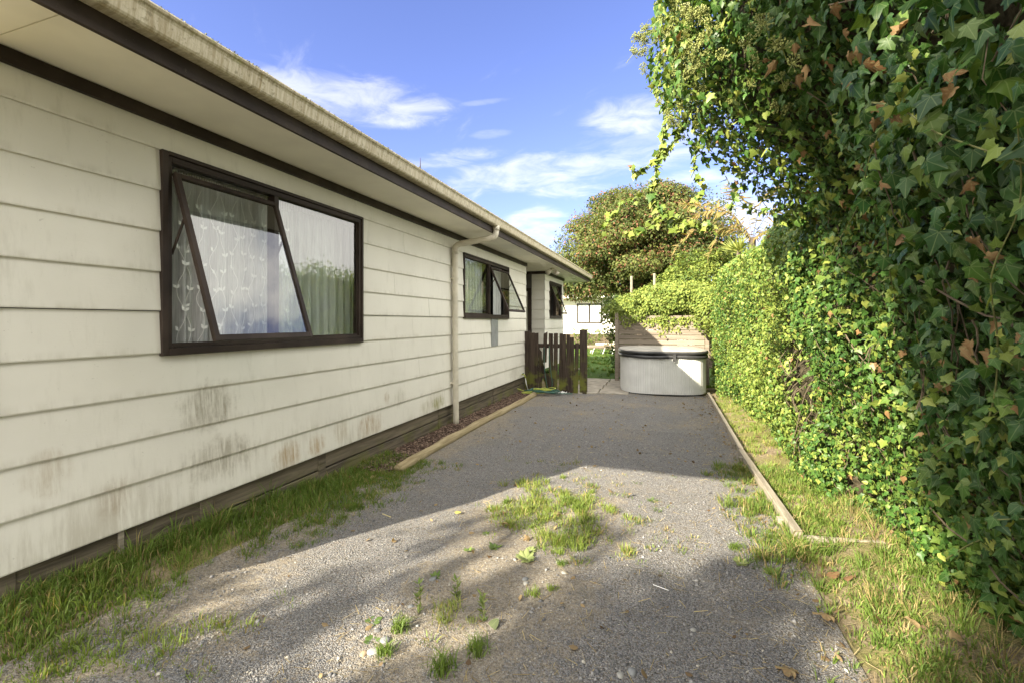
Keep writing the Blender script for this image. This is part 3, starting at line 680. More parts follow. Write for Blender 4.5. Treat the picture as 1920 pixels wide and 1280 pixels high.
for k in range(NR):
    for (u, q) in prof:
        a = 2*math.pi*(k+u)/NR; x, y = sup(a, .88*(1-(1-q)*.55), .94*(1-(1-q)*.55)); ring.append((x, y))
M_skirt = simple('tub_skirt', (.60, .60, .58), .45, .06, 4, .03)
M_cover = simple('tub_cover_vinyl', (.035, .035, .036), .38, .3, 6, .15)
M_covtop = simple('tub_cover_dusty_top', (.30, .28, .24), .7, .25, 5, .15)
loft([[(x, y, z) for x, y in ring] for z in (.03, .77)], 'skirt', M_skirt, tub)
sm = [sup(2*math.pi*k/96, 1, 1) for k in range(96)]
loft([[(x*.86, y*.92, z) for x, y in sm] for z in (-.03, .032)], 'base', M_cover, tub)
def lump(k, z): return 1+.006*math.sin(k*.9)+.004*math.sin(k*2.3+z*20)
loft([[(x*sx*lump(k, z), y*sx*1.065*lump(k, z), z+.008*math.sin(k*.35)) for k, (x, y) in enumerate(sm)] for sx, z in ((.86, .765), (.905, .755), (.925, .775), (.92, .81), (.90, .83))], 'cover_skirt', M_cover, tub, True)
cov = loft([[(x*sx, y*sx*1.065, z) for x, y in sm] for sx, z in ((.88, .832), (.92, .84), (.925, .87), (.92, .895))], 'cover', M_cover, tub, True)
loft([[(x*sx, y*sx*1.065, z) for x, y in sm] for sx, z in ((.915, .897), (.90, .912), (.80, .925), (.5, .935), (.1, .94))], 'cover_top', M_covtop, cov, True)
for xx in (.15,):
    MB().box(xx-.03, xx+.03, -1.012, -.994, .70, .85).build('strap', M_cover, tub)
scr = tag(empty('privacy_screen', (-.12, 11.75, 0)), 'brown timber slat screen standing behind the hot tub under vines', 'screen')
for i in range(13):
    z = .12+i*.118
    o = MB().box(-1.02, .98, -.02, .0, z, z+.108).build('board', M_screen, scr, bevel=.004); o.rotation_euler[1] = random.uniform(-.004, .004); o.location.y = random.uniform(-.004, .004)
for x in (-1.07, 1.03): MB().box(x-.045, x+.045, -.05, .05, -.1, 1.72).build('post', M_screen, scr, bevel=.005)
M_slab = simple('concrete_paving', (.30, .27, .22), .9, .22, 6, .3)
pav = empty('paving', (-1.35, 10.3, 0)); tag(pav, 'grey concrete paving between the fence and hot tub', kind='structure')
for ix in range(2):
    for iy in range(4):
        o = MB().box(-.30, .30, -.30, .30, -.04, .016+random.uniform(0, .01)).build('slab', M_slab, pav, bevel=.008); o.location = (-.02+.62*(ix-.5)+.0*iy, -.45+iy*.62+.06*ix, 0); o.rotation_euler[2] = .06+random.uniform(-.02, .02)
step = tag(MB().box(-.25, .25, -.2, .2, 0, .03).build('stepping_slab', M_slab, None, bevel=.01), 'small pale stepping slab lying in the lawn beyond the fence', 'slab'); step.location = (-2.62, 14.3, .0)
for i, (px, h) in enumerate(((1184, 518), (1227, 513))):
    p = unproject(px, 570, 11.9); q = unproject(px, h, 11.9)
    tag(MB().tube([(p.x, p.y, 0), (p.x, p.y, q.z)], .032, 8).build('stake', M_kerb), ('pale round stake rising out of the vines, left of two', 'pale round stake rising out of the vines, right of two')[i], 'stake', 'stakes above the vine screen')

# ------------------------------------------------------------------ neighbour's house and lawn furniture
nb = tag(empty('neighbour_house', (-4.4, 28.5, 0), .0), 'white neighbouring house with a curtained window beyond the lawn', 'house')
M_nb = simple('neighbour_white_paint', (.78, .75, .68), .6, .04, 2)
fwd = Vector((-sn, cs, 0)); rt = Vector((cs, sn, 0))
nb.rotation_euler[2] = .10
wl = MB().box(-7, 6, 0, 6, .0, 2.95).build('wall', M_nb, nb)
for i in range(11): MB().prism([(0, .3+i*.24), (-.016, .3+i*.24), (-.003, .53+i*.24), (0, .53+i*.24)], -7, 6, Matrix(((0, 1, 0, 0), (1, 0, 0, -.001), (0, 0, 1, 0), (0, 0, 0, 1)))).build('weatherboard', M_nb, wl)
MB().box(-7.4, 6.4, -.62, 6.5, 2.95, 3.0).build('soffit', M_soffit, nb); MB().box(-7.4, 6.4, -.75, -.622, 2.93, 3.10).build('gutter', M_nb, nb)
mbr = MB(); mbr.v = [(-7.5, -.7, 3.08), (6.5, -.7, 3.08), (6.5, 6.6, 3.08), (-7.5, 6.6, 3.08), (-4, 3, 4.0), (3, 3, 4.0)]; mbr.f = [(0, 1, 5, 4), (1, 2, 5), (2, 3, 4, 5), (3, 0, 4), (0, 3, 2, 1)]; mbr.build('roof', M_roof, nb)
wx0, wx1 = -.95, .6
wf = MB().box(wx0, wx0+.07, -.05, .0, 1.40, 2.62).box(wx1-.07, wx1, -.05, 0, 1.40, 2.62).box(wx0+.07, wx1-.07, -.05, 0, 2.55, 2.62).box(wx0+.07, wx1-.07, -.05, 0, 1.40, 1.47).box((wx0+wx1)/2-.04, (wx0+wx1)/2+.04, -.049, 0, 1.47, 2.55).build('window', M_brown, nb)
for a, b in ((wx0+.07, (wx0+wx1)/2-.04), ((wx0+wx1)/2+.04, wx1-.07)): MB().box(a, b, -.028, -.022, 1.47, 2.55).build('pane', M_glass, wf)
o = MB()
for i in range(22): o.box(wx0+.08+i*.07, wx0+.12+i*.07, -.02-.004*(i % 3), -.018, 1.47, 2.55)
cn = tag(o.build('curtain', M_embro, None), 'white curtains drawn inside the window of the neighbouring house', 'curtain')
cn.location = nb.location; cn.rotation_euler = nb.rotation_euler
lg = tag(empty('sun_lounger', unproject(1132, 660, 21.5)), 'low sun lounger with a cream cushion on the far lawn', 'lounger'); lg.location.z = 0; lg.rotation_euler[2] = PSI
MB().box(-.78, .72, -.3, .3, .30, .38).build('bed', M_screen, lg, bevel=.01)
MB().box(-.35, .45, -.28, .28, .385, .50).build('cushion', simple('cream_cushion', (.66, .58, .40), .9, .1, 6), lg, bevel=.03)
R = Matrix.Translation((.45, 0, .42)) @ Matrix.Rotation(math.radians(-28), 4, 'Y'); MB().box(0, .42, -.29, .29, .0, .07, R).build('backrest', M_covtop, lg, bevel=.02)
for x in (-.6, -.1, .35):
    for y in (-.24, .24): MB().tube([(x+.12, y, .30), (x, y, 0)], .018, 6).build('leg', M_white, lg)

# ------------------------------------------------------------------ foliage tools
def unit(a): return a/np.maximum(np.linalg.norm(a, axis=-1, keepdims=True), 1e-9)
def scatter(TV, TF, P, N, D, S, C, luv=False):
    """copies of a leaf template (tip +Y, face +Z) as one set of arrays"""
    Z = unit(N); Y = unit(D-(D*Z).sum(-1, keepdims=True)*Z); X = np.cross(Y, Z); n = len(P); k = len(TV)
    S = np.asarray(S)[:, None, None]
    V = P[:, None]+S*(TV[None, :, 0:1]*X[:, None]+TV[None, :, 1:2]*Y[:, None]+TV[None, :, 2:3]*Z[:, None])
    F = TF[None]+(np.arange(n)*k)[:, None, None]
    cc = np.repeat(C, k, 0)
    return V.reshape(-1, 3), F.reshape(-1, TF.shape[1]), cc, (np.tile(TV, (n, 1)) if luv else None)
def fan(outline, centre, fold=.2, droop=.22, cup=0.0):
    o = np.array(outline, float); V = np.concatenate([[centre], o]); V3 = np.zeros((len(V), 3)); V3[:, :2] = V
    V3[:, 2] = -fold*np.abs(V3[:, 0]) - droop*np.maximum(V3[:, 1], 0)**2 + cup*V3[:, 0]**2
    n = len(o); F = np.array([(0, i+1, (i+1) % n+1) for i in range(n)])
    return V3, F
half = [(0, 0), (.16, -.10), (.34, -.13), (.31, .08), (.53, .30), (.26, .48), (0, 1.0)]
IVY_V, IVY_F = fan(half + [(-x, y) for x, y in half[-2:0:-1]], (0, .28))
half2 = [(0, 0), (.08, -.07), (.2, -.14), (.36, -.13), (.37, -.02), (.33, .07), (.42, .15), (.55, .30), (.45, .37), (.30, .45), (.24, .55), (.17, .72), (.07, .92), (0, 1.02)]
h3 = [(0, 0), (.20, -.06), (.36, .05), (.44, .28), (.24, .42), (.10, .75), (0, .95)]
IVY3_V, IVY3_F = fan(h3 + [(-x, y) for x, y in h3[-2:0:-1]], (0, .26), .3, .3)
h4 = [(0, 0), (.22, -.02), (.36, .16), (.37, .40), (.26, .64), (.12, .84), (0, .98)]
IVY4_V, IVY4_F = fan(h4 + [(-x, y) for x, y in h4[-2:0:-1]], (0, .34), -.22, .25)
IVY5_V, IVY5_F = IVY_V*np.array((.82, 1.12, 1)), IVY_F.copy(); IVY5_V[:, 2] = .35*np.abs(IVY5_V[:, 0])-.3*IVY5_V[:, 1]**2
OV_V, OV_F = fan([(0, 0), (.22, .22), (.30, .5), (.17, .8), (0, 1), (-.17, .8), (-.30, .5), (-.22, .22)], (0, .45), .3, .15)
SM_V = np.array([(0, 0, 0), (.30, .45, -.06), (0, 1, -.12), (-.30, .45, -.06)]); SM_F = np.array([(0, 1, 2), (0, 2, 3)])
def rand_unit(n): return unit(rng.normal(size=(n, 3)))
def mixc(a, b, t): return np.asarray(a)[None]*(1-t[:, None])+np.asarray(b)[None]*t[:, None]
def join(parts):
    V, F, C, L = [], [], [], []; off = 0
    for (v, f, c, l) in parts: V.append(v); F.append(f+off); C.append(c); L.append(l); off += len(v)
    return np.concatenate(V), np.concatenate(F), np.concatenate(C), (np.concatenate(L) if L[0] is not None else None)

# ------------------------------------------------------------------ the ivy hedge
NEARZ = [0, .8, 1.4, 2.0, 2.5, 3.0, 4.0, 5.4]; NEARX = [1.52, 1.30, 1.02, .84, .76, .6, .3, .6]
OVZ = [0, .5, .9, 1.6, 2.3, 2.62, 2.85, 3.1, 3.5, 4.3, 5.4]; OVX = [1.50, 1.40, 1.30, 1.16, 1.04, .84, .54, .27, .13, .08, .4]
FARZ = [0, .6, 1.3, 2.0, 2.5, 2.9, 5.4]; FARX = [1.32, 1.25, 1.18, 1.16, 1.30, 1.7, 2.6]
def hedge_x(y, z, lumps=True):
    y = np.asarray(y, float); z = np.asarray(z, float)
    a, b, c = np.interp(z, NEARZ, NEARX), np.interp(z, OVZ, OVX), np.interp(z, FARZ, FARX)
    w1 = sstep(2.2, 3.1, y); w2 = sstep(4.0, 4.7, y)
    x = (a*(1-w1)+b*w1)*(1-w2)+c*w2 - .16*sstep(7, 10.5, y)
    if lumps:
        k = sstep(.5, 1.6, y+.5*z)
        x = x - k*((.13+.12*w2)*fbm(y*1.3, z*1.3, seed=11)+.09*fbm(y*4, z*4, seed=12))
    return x
def hedge_top(y): return 5.2*(1-sstep(4.15, 4.75, y))+ (2.62+.16*fbm(np.asarray(y)*1.2, 0*np.asarray(y), seed=21))*sstep(4.15, 4.75, y)
def hedge_n(y, z):
    e = .06; dxy = (hedge_x(y+e, z)-hedge_x(y-e, z))/(2*e); dxz = (hedge_x(y, z+e)-hedge_x(y, z-e))/(2*e)
    return unit(np.stack([-np.ones_like(y), dxy, dxz], -1))
hedge = tag(empty('ivy_hedge', (1.5, 5, 0)), 'tall ivy covered hedge along the right side with an overhanging near end', 'hedge')
hinv = Matrix.Translation((-1.5, -5, 0))
def hchild(name, me, kind=None):
    me.transform(hinv); o = link(name, me, hedge); tag(o, kind=kind) if kind else None; return o
# woody core behind the leaves
ys = np.linspace(-1.5, 11.4, 90); zs = np.linspace(-.05, 1, 40); V = []
Yg, Qg = np.meshgrid(ys, zs, indexing='ij'); Zg = Qg*(hedge_top(Yg)-.14); V = np.stack([hedge_x(Yg, Zg)+.20+.16*sstep(4.6, 3.4, Yg)+.05*rng.random(Yg.shape), Yg, Zg], -1).reshape(-1, 3)
nz_ = len(zs); i, j = np.meshgrid(np.arange(len(ys)-1), np.arange(nz_-1), indexing='ij'); a = (i*nz_+j).ravel(); F = np.stack([a, a+nz_, a+nz_+1, a+1], 1)
V = np.array(V); nV = len(V); back = V.copy().reshape(len(ys), nz_, 3); B = back.copy(); B[..., 0] = 2.9
V = np.concatenate([V, B.reshape(-1, 3)]); F2 = F[:, ::-1]+nV
tops = np.array([(k*nz_+nz_-1, (k+1)*nz_+nz_-1, nV+(k+1)*nz_+nz_-1, nV+k*nz_+nz_-1) for k in range(len(ys)-1)])
ends = np.array([(k, k+1, nV+k+1, nV+k) for k in range(nz_-1)]); e0 = (len(ys)-1)*nz_; ends2 = np.array([(e0+k, nV+e0+k, nV+e0+k+1, e0+k+1) for k in range(nz_-1)])
hchild('stem_mass', tri_mesh('stem_mass', V, np.concatenate([F, F2, tops, ends, ends2]), simple('ivy_stems', (.05, .042, .026), .95, .5, 25, .6, .1)))
DARK, MID, YOUNG, YEL = (.020, .056, .013), (.046, .108, .018), (.155, .205, .038), (.25, .275, .062)
def ivy_cols(n, youth):
    t = np.clip(rng.beta(1.5, 2.2, n)*.9+youth*.75-.1, 0, 1.3)
    c = np.where((t < .5)[:, None], mixc(DARK, MID, np.clip(t*2, 0, 1)), mixc(MID, YOUNG, np.clip(t*2-1, 0, 1)))
    yl = rng.random(n) < .035+.28*np.clip(youth, 0, 1); c = np.where(yl[:, None], mixc(YOUNG, YEL, rng.random(n)), c)
    br = rng.random(n) < .012; c = np.where(br[:, None], np.array((.20, .115, .05))[None], c)
    return c*rng.uniform(.8, 1.2, (n, 1))
def ivy_leaves(y, z, size, youth, out=0.0, depth=.20):
    n = len(y); x = hedge_x(y, z); nr = hedge_n(y, z)
    d = depth*rng.random(n)**1.6 - out - .02
    P = np.stack([x, y, z], -1)-nr*d[:, None]
    N = unit(nr*1.0+np.array((-.05, -.15, .30))+.65*rng.normal(size=(n, 3)))
    D = np.array((0, 0, -1.0))+nr*.25+.55*rng.normal(size=(n, 3))
    cc = ivy_cols(n, youth); kind = rng.choice(4, n, p=(.34, .30, .18, .18)); out_ = []
    for q, (tv, tf) in enumerate(((IVY_V, IVY_F), (IVY3_V, IVY3_F), (IVY4_V, IVY4_F), (IVY5_V, IVY5_F))):
        b = kind == q; tv = tv+np.array((0, 0, 1.))*.035*rng.normal(size=(len(tv), 1)); out_.append(scatter(tv, tf, P[b], N[b], D[b], np.asarray(size)[b], cc[b], True))
    return join(out_)
def hedge_samples(n, y0, y1, z0=.02, z1=None):
    y = rng.uniform(y0, y1, n); tp = hedge_top(y); u = rng.random(n); z = z0+u*((tp if z1 is None else np.minimum(tp, z1))-z0)
    gap = fbm(y*2.2, z*2.2, seed=31) + .5*fbm(y*7, z*7, seed=33); k = gap > -.52+.12*sstep(4, 5, y)
    return y[k], z[k]
parts = []
y, z = hedge_samples(5200, -1.2, 1.0); parts.append(ivy_leaves(y, z, rng.uniform(.05, .085, len(y)), np.full(len(y), .05)))
y, z = hedge_samples(17000, 1.0, 3.0, z1=4.2); parts.append(ivy_leaves(y, z, rng.uniform(.022, .074, len(y)), .08+.25*sstep(1.2, .2, z), 0, .36))
y, z = hedge_samples(23000, 2.9, 4.75); parts.append(ivy_leaves(y, z, rng.uniform(.022, .054, len(y)), np.where(z > 2.5, .28, .30)+.2*fbm(y*1.5, z*1.5, seed=41), .02, .26))
y, z = hedge_samples(36000, 4.4, 11.3); parts.append(ivy_leaves(y, z, rng.uniform(.022, .052, len(y)), .62+.5*fbm(y*1.1, z*1.1, seed=42), .03, .22))
# loose top growth of the far part and outliers along the overhang edge
y = rng.uniform(4.6, 11.2, 6500); z = hedge_top(y)+.13*rng.normal(size=6500)-.05; parts.append(ivy_leaves(y, z, rng.uniform(.03, .06, 6500), np.full(6500, .7), .05, .7))
y = rng.uniform(3.0, 4.6, 2600); z = rng.uniform(2.3, 4.3, 2600); parts.append(ivy_leaves(y, z, rng.uniform(.03, .065, 2600), np.full(2600, .45), .16, .16))
# trailing strands off the overhang and runners across the face
def strand(pts, every, size, youth, r=.0035, name='runner'):
    q = arc(pts, 10); mb = MB().tube(q, [r*(1-.6*i/len(q)) for i in range(len(q))], 5); me = mb.mesh(name, M_stem); hchild(name, me)
    Q = np.array([tuple(p) for p in q]); seg = np.linalg.norm(np.diff(Q, axis=0), axis=1); s = np.concatenate([[0], np.cumsum(seg)])
    m = max(2, int(s[-1]/every)); tt = np.linspace(.04, 1, m)*s[-1]; P = np.stack([np.interp(tt, s, Q[:, k]) for k in range(3)], -1)+.012*rng.normal(size=(m, 3))
    N = unit(np.array((-.6, -.7, .5))+.6*rng.normal(size=(m, 3))); D = np.array((0, 0, -.8))+.8*rng.normal(size=(m, 3))
    parts.append(scatter(IVY_V, IVY_F, P, N, D, size*rng.uniform(.6, 1.25, m), ivy_cols(m, np.full(m, youth)), True))
UP = lambda px, py, d: tuple(unproject(px, py, d))
strand([UP(1275, 40, 3.7), UP(1262, 140, 3.65), UP(1248, 230, 3.6), UP(1232, 310, 3.6), UP(1222, 370, 3.6), UP(1240, 395, 3.6), UP(1290, 420, 3.65), UP(1330, 425, 3.7)], .014, .066, .75, .008)
strand([UP(1300, 180, 3.7), UP(1275, 250, 3.65), UP(1240, 290, 3.6), UP(1195, 322, 3.6), UP(1178, 312, 3.6)], .014, .060, .75, .005)
strand([UP(1230, 340, 3.6), UP(1195, 370, 3.58), UP(1165, 385, 3.55), UP(1140, 410, 3.55), UP(1128, 440, 3.55)], .014, .054, .85, .004)
strand([UP(1240, 395, 3.6), UP(1222, 420, 3.6), UP(1180, 440, 3.6), UP(1165, 430, 3.6)], .014, .060, .85, .004)
strand([UP(1280, 400, 3.65), UP(1262, 430, 3.62), UP(1300, 415, 3.62), UP(1340, 440, 3.65)], .014, .070, .9, .004)
strand([UP(1320, 200, 3.7), UP(1310, 270, 3.65), UP(1300, 320, 3.6), UP(1318, 350, 3.6), UP(1300, 385, 3.6)], .014, .056, .7, .004)
strand([UP(1400, 280, 3.5), UP(1395, 330, 3.5), UP(1380, 365, 3.5), UP(1365, 390, 3.5)], .014, .060, .6, .004)
strand([UP(1265, 60, 3.6), UP(1238, 100, 3.55), UP(1228, 150, 3.55), UP(1232, 190, 3.55)], .014, .054, .7, .004)
for q in ([UP(1360, 330, 3.6), UP(1390, 380, 3.62), UP(1440, 400, 3.7)], [UP(1420, 300, 3.4), UP(1425, 370, 3.45), UP(1470, 420, 3.5)]): strand(q, .03, .05, .5, .004)
for (y0, z0, y1, z1) in [(3.6, .25, 1.9, 1.25), (3.4, .75, 1.7, 1.45), (2.9, .3, 1.75, .95), (3.0, 1.35, 2.0, 2.2), (2.2, 1.0, 1.35, 1.95), (4.3, .5, 2.8, 1.2), (4.6, 1.2, 3.2, 1.9), (2.0, 2.3, 1.3, 1.75), (6.0, .5, 4.4, 1.2), (1.9, .55, 1.5, 1.3), (3.8, 1.6, 2.7, 2.4)]:
    yy = np.linspace(y0, y1, 6); zz = np.linspace(z0, z1, 6)+.06*np.sin(np.linspace(0, 3.1, 6)); xx = hedge_x(yy, zz)-.05-.03*rng.random(6)
    strand([(a, b, c) for a, b, c in zip(xx, yy, zz)], .045, .045, .5)
mbs = MB()
for k in range(150):                                             # woody stems threading the leaves
    y0, z0 = random.uniform(1.0, 5.5), random.uniform(.1, 2.8); a = random.gauss(1.1, .6)*random.choice((-1, 1)); L = random.uniform(.25, .9)
    yy = np.linspace(y0, y0+L*math.cos(a), 6)+.015*rng.normal(size=6); zz = np.maximum(.03, np.linspace(z0, z0+L*math.sin(a), 6)+.015*rng.normal(size=6)); xx = hedge_x(yy, zz)+random.uniform(-.03, .05)
    mbs.tube([(p, q, r) for p, q, r in zip(xx, yy, zz)], random.uniform(.0014, .0045), 4)
hchild('woody_stems', mbs.mesh('woody_stems', M_twig), 'stuff')
V, F, C, L = join(parts)
hchild('foliage', tri_mesh('foliage', V, F, M_ivy, C, False, L), 'stuff')
# the nearest leaves one by one
def leaf_mesh(outline, col, fold, droop, mat, name, wav=0.0):
    V, F = fan(outline, (0, .28), fold, droop)
    V[1:, 2] += wav*np.sin(np.arange(len(V)-1)*2.1)
    c = np.tile(np.array(col)[None], (len(V), 1)); c[1:] *= .92; luv = V.copy()
    return tri_mesh(name, V, F, mat, c, True, luv)
full2 = half2 + [(-x, y) for x, y in half2[-2:0:-1]]
full3 = [(x*.8, y) for x, y in ([(0, 0), (.12, -.05), (.3, -.05), (.42, .08), (.5, .28), (.38, .36), (.27, .44), (.2, .6), (.09, .85), (0, .98)])]; full3 = full3 + [(-x, y) for x, y in full3[-2:0:-1]]
VAR = [leaf_mesh(ol_, c, f, d, M_ivy, 'ivy_leaf', .035) for ol_, c, f, d in ((full3, (.030, .078, .018), .35, .35), (full3, (.07, .115, .03), -.25, .3), ([(x*.85, y*1.05) for x, y in full2], (.024, .062, .015), .4, .45), ([(x, y*.85) for x, y in full3], (.11, .16, .038), .3, .2))]+[leaf_mesh([(x*s, y) for x, y in full2], c, f, d, M_ivy, 'ivy_leaf', .02) for (c, s, f, d) in [((.026, .070, .017), 1, .18, .2), ((.038, .090, .019), .9, .25, .25), ((.020, .055, .015), 1.1, .12, .15), ((.055, .115, .020), 1, .22, .3), ((.090, .145, .036), .95, .2, .25), ((.14, .19, .045), .9, .15, .2)]]
def orient(n, d):
    z = n.normalized(); y = (d-d.dot(z)*z).normalized(); x = y.cross(z); return Matrix((x, y, z)).transposed().to_4x4()
cy_, cz_ = rng.uniform(1.15, 2.9, 9001), rng.uniform(.45, 3.0, 9001); cand = np.stack([cy_, cz_, hedge_x(cy_, cz_)], -1).tolist()
cnt = 0; tries = 0; placed = []
while cnt < 285 and tries < 9000:
    tries += 1
    y, z, x = cand[tries]; p = Vector((x-.035-random.random()*.05, y, z)); x = p.x
    dep = -sn*x+cs*y; px = 960+853.33*(cs*x+sn*y)/dep; py = 603-853.33*(z-EYE)/dep
    if not (1330 < px < 1960 and -30 < py < 1200) or dep > 2.35: continue
    if random.random() > (1.6/dep)**2: continue
    if any((p-q).length < .034 for q in placed): continue
    placed.append(p); nr = Vector(hedge_n(np.array([y]), np.array([z]))[0])
    o = link('ivy_leaf', random.choices(VAR, (6, 4, 6, 2, 4, 4, 5, 4, 2, 1.0))[0], hedge)
    s = random.uniform(.032, .078)
    N = nr+Vector((-.15, -.3, .4))+Vector([random.gauss(0, .42) for _ in range(3)]); D = Vector((0, 0, -1))+Vector([random.gauss(0, .42) for _ in range(3)])
    o.matrix_local = hinv @ Matrix.Translation(p) @ orient(N, D) @ Matrix.Scale(s, 4); cnt += 1
# dry leaves caught in the ivy
DRYV = [leaf_mesh([(x*s, y) for x, y in full2], c, f, d, M_dry, 'dry_leaf', .07) for (c, s, f, d) in [((.20, .12, .055), .8, .9, .6), ((.25, .16, .078), .75, -1.0, .6), ((.16, .09, .04), .8, .7, .6), ((.27, .18, .09), .7, .9, 1.1)]]
def on_hedge(px, py):
    """first point of the hedge face along a line of sight"""
    k = np.arange(.8, 6.2, .01); d = unproject(px, py, 1.0)-Vector((0, 0, EYE))
    hit = np.nonzero(d.x*k > hedge_x(d.y*k, EYE+d.z*k)-.06)[0]
    return unproject(px, py, float(k[hit[0]])) if len(hit) else None
for (px, py, s) in [(1560, 12, 60), (1515, 45, 62), (1490, 82, 52), (1455, 115, 42), (1432, 112, 22), (1512, 122, 34), (1495, 142, 32), (1580, 58, 40), (1592, 100, 44), (1620, 118, 50), (1640, 125, 46), (1560, 110, 40), (1610, 88, 36), (1770, 140, 52), (1790, 165, 44), (1685, 62, 46),
                    (1655, 190, 44), (1640, 225, 50), (1670, 215, 40), (1552, 245, 46), (1595, 165, 34), (1650, 340, 34), (1590, 355, 26), (1625, 403, 42), (1583, 378, 26), (1605, 315, 26), (1820, 340, 40), (1815, 455, 44), (1850, 480, 36), (1640, 272, 22),
                    (1765, 595, 30), (1820, 640, 46), (1800, 650, 44), (1870, 605, 34), (1905, 625, 38), (1860, 660, 38), (1895, 670, 36), (1735, 680, 26), (1690, 655, 28), (1768, 675, 22), (1755, 720, 28), (1775, 722, 26), (1655, 690, 28), (1640, 680, 22), (1555, 585, 20), (1640, 512, 24), (1820, 512, 34), (1578, 670, 16), (1755, 850, 24), (1730, 810, 20), (1805, 870, 18), (1830, 508, 28), (1615, 760, 14)]:
    p = on_hedge(px, py)
    if p is None: continue
    dep = -sn*p.x+cs*p.y; o = link('dry_leaf', random.choice(DRYV), hedge)
    N = Vector((-.8, -.7, .3))+Vector([random.gauss(0, .45) for _ in range(3)]); D = Vector((0, 0, -1))+Vector([random.gauss(0, .6) for _ in range(3)])
    o.matrix_local = hinv @ Matrix.Translation(p) @ orient(N, D) @ Matrix.Scale(min(.06, s*dep/853*.72)*random.uniform(.7, 1.1), 4)
# berry umbels
def umbel_mesh():
    mb = MB(); r = random.Random(3)
    for i in range(22):
        a = i*2.4; e = r.uniform(-.25, 1.3); d = Vector((math.cos(a)*math.cos(e), math.sin(a)*math.cos(e), math.sin(e))); tip = d*r.uniform(.022, .03)
        mb.tube([(0, 0, 0), tip], .0008, 3); b = len(mb.v); q = .0042
        mb.v += [tuple(tip+Vector(v)*q) for v in oct_v]; mb.f += [tuple(b+i for i in f) for f in oct_f]
    mb.tube([(0, 0, 0), (0, 0, -.05)], .0015, 4)
    return mb.mesh('berry_cluster', simple('ivy_berries', (.19, .21, .06), .6, .3, 40))
UM = umbel_mesh()
for k in range(150):
    if k < 100: px, py, d = random.gauss(1292, 26), random.uniform(10, 250), random.uniform(3.35, 3.75)
    elif k < 130: px, py, d = random.uniform(1300, 1500), random.uniform(20, 340), None
    else: px, py, d = random.gauss(1218, 12), random.gauss(85, 22), 3.6
    p = unproject(px, py, d) if d else on_hedge(px, py)
    if p is None: continue
    if d and px > 1240: p2 = on_hedge(px, py); p = p2 if p2 is not None else p
    o = link('berry_cluster', UM, hedge); o.matrix_local = hinv @ Matrix.Translation(p+Vector((-.03, -.03, .0))) @ orient(Vector((random.gauss(-.5, .5), random.gauss(-.5, .5), random.gauss(.3, .5))), Vector((random.gauss(0, 1), 1, .3))) @ Matrix.Scale(random.uniform(1.0, 1.7), 4)

# ------------------------------------------------------------------ other plants
def crown(name, parent, blobs, n, size, c0, c1, c2=None, p2=0.0, tmpl=(SM_V, SM_F), shell=.55, clump=1.6, seed=1, droop=.5, gap=-.22, wob=.16):
    """leaves through a set of ellipsoids (centre, radii); uneven clumps, gaps between"""
    out = []
    vol = np.array([r[0]*r[1]*r[2] for _, r in blobs])**.67; cnts = (n*vol/vol.sum()).astype(int)
    for (c, r), m in zip(blobs, cnts):
        u = rand_unit(m); rad = (shell+(1-shell)*rng.random(m)**.6); q = u*rad[:, None]*np.array(r)[None]+np.array(c)[None]
        q += wob*np.array(r)[None]*np.stack([fbm(q[:, 0]*clump, q[:, 1]*clump, q[:, 2]*clump, seed+k) for k in range(3)], -1)
        g = fbm(q[:, 0]*clump*1.2, q[:, 1]*clump*1.2, q[:, 2]*clump*1.2, seed+9); k = g > gap
        q, u, g = q[k], u[k], g[k]; m = len(q)
        N = unit(u+np.array((-.1, -.2, .5))+.7*rng.normal(size=(m, 3))); D = u*.5+np.array((0, 0, -droop))+.7*rng.normal(size=(m, 3))
        t = np.clip(rng.random(m)*.8+.5*fbm(q[:, 0]*.9, q[:, 1]*.9, q[:, 2]*.9, seed+20), 0, 1); C = mixc(c0, c1, t)
        if c2 is not None:
            red = rng.random(m) < p2*(1+1.5*fbm(q[:, 0]*.7, q[:, 1]*.7, q[:, 2]*.7, seed+30)); C = np.where(red[:, None], np.array(c2)[None]*rng.uniform(.7, 1.3, (m, 1)), C)
        out.append(scatter(*tmpl, q, N, D, rng.uniform(size*.6, size*1.3, m), C*rng.uniform(.8, 1.2, (m, 1))))
    V, F, C, _ = join(out); o = link(name, tri_mesh(name, V, F, M_leaf, C), parent); tag(o, kind='stuff'); return o
def limbs(parent, base, tips, r0, mat=M_bark, name='trunk'):
    b = Vector(base); top = sum((Vector(t) for t in tips), Vector())/len(tips); fork = b+(top-b)*.45
    MB().tube(arc([b, b+(fork-b)*.5+Vector((.06*r0, .3*r0, 0)), fork], 5), [r0*(1.15-.45*i/10) for i in range(11)], 10).build(name, mat, parent, True)
    for t in tips:
        t = Vector(t); q = arc([fork-(fork-b)*.06, fork+(t-fork)*.45+Vector((0, 0, (t-fork).length*.08)), t], 5)
        MB().tube(q, [r0*.6*(1-.85*i/(len(q)-1)) for i in range(len(q))], 7).build('branch', mat, parent, True)
def tree(name, label, at, blobs, n, size, c0, c1, r0=.2, **kw):
    """blobs and limbs are given relative to the foot of the trunk"""
    o = tag(empty(name, at), label, 'tree'); tips = [Vector(b[0]) for b in blobs]
    limbs(o, (0, 0, -.5), tips, r0); crown('crown', o, blobs, n, size, c0, c1, **kw); return o
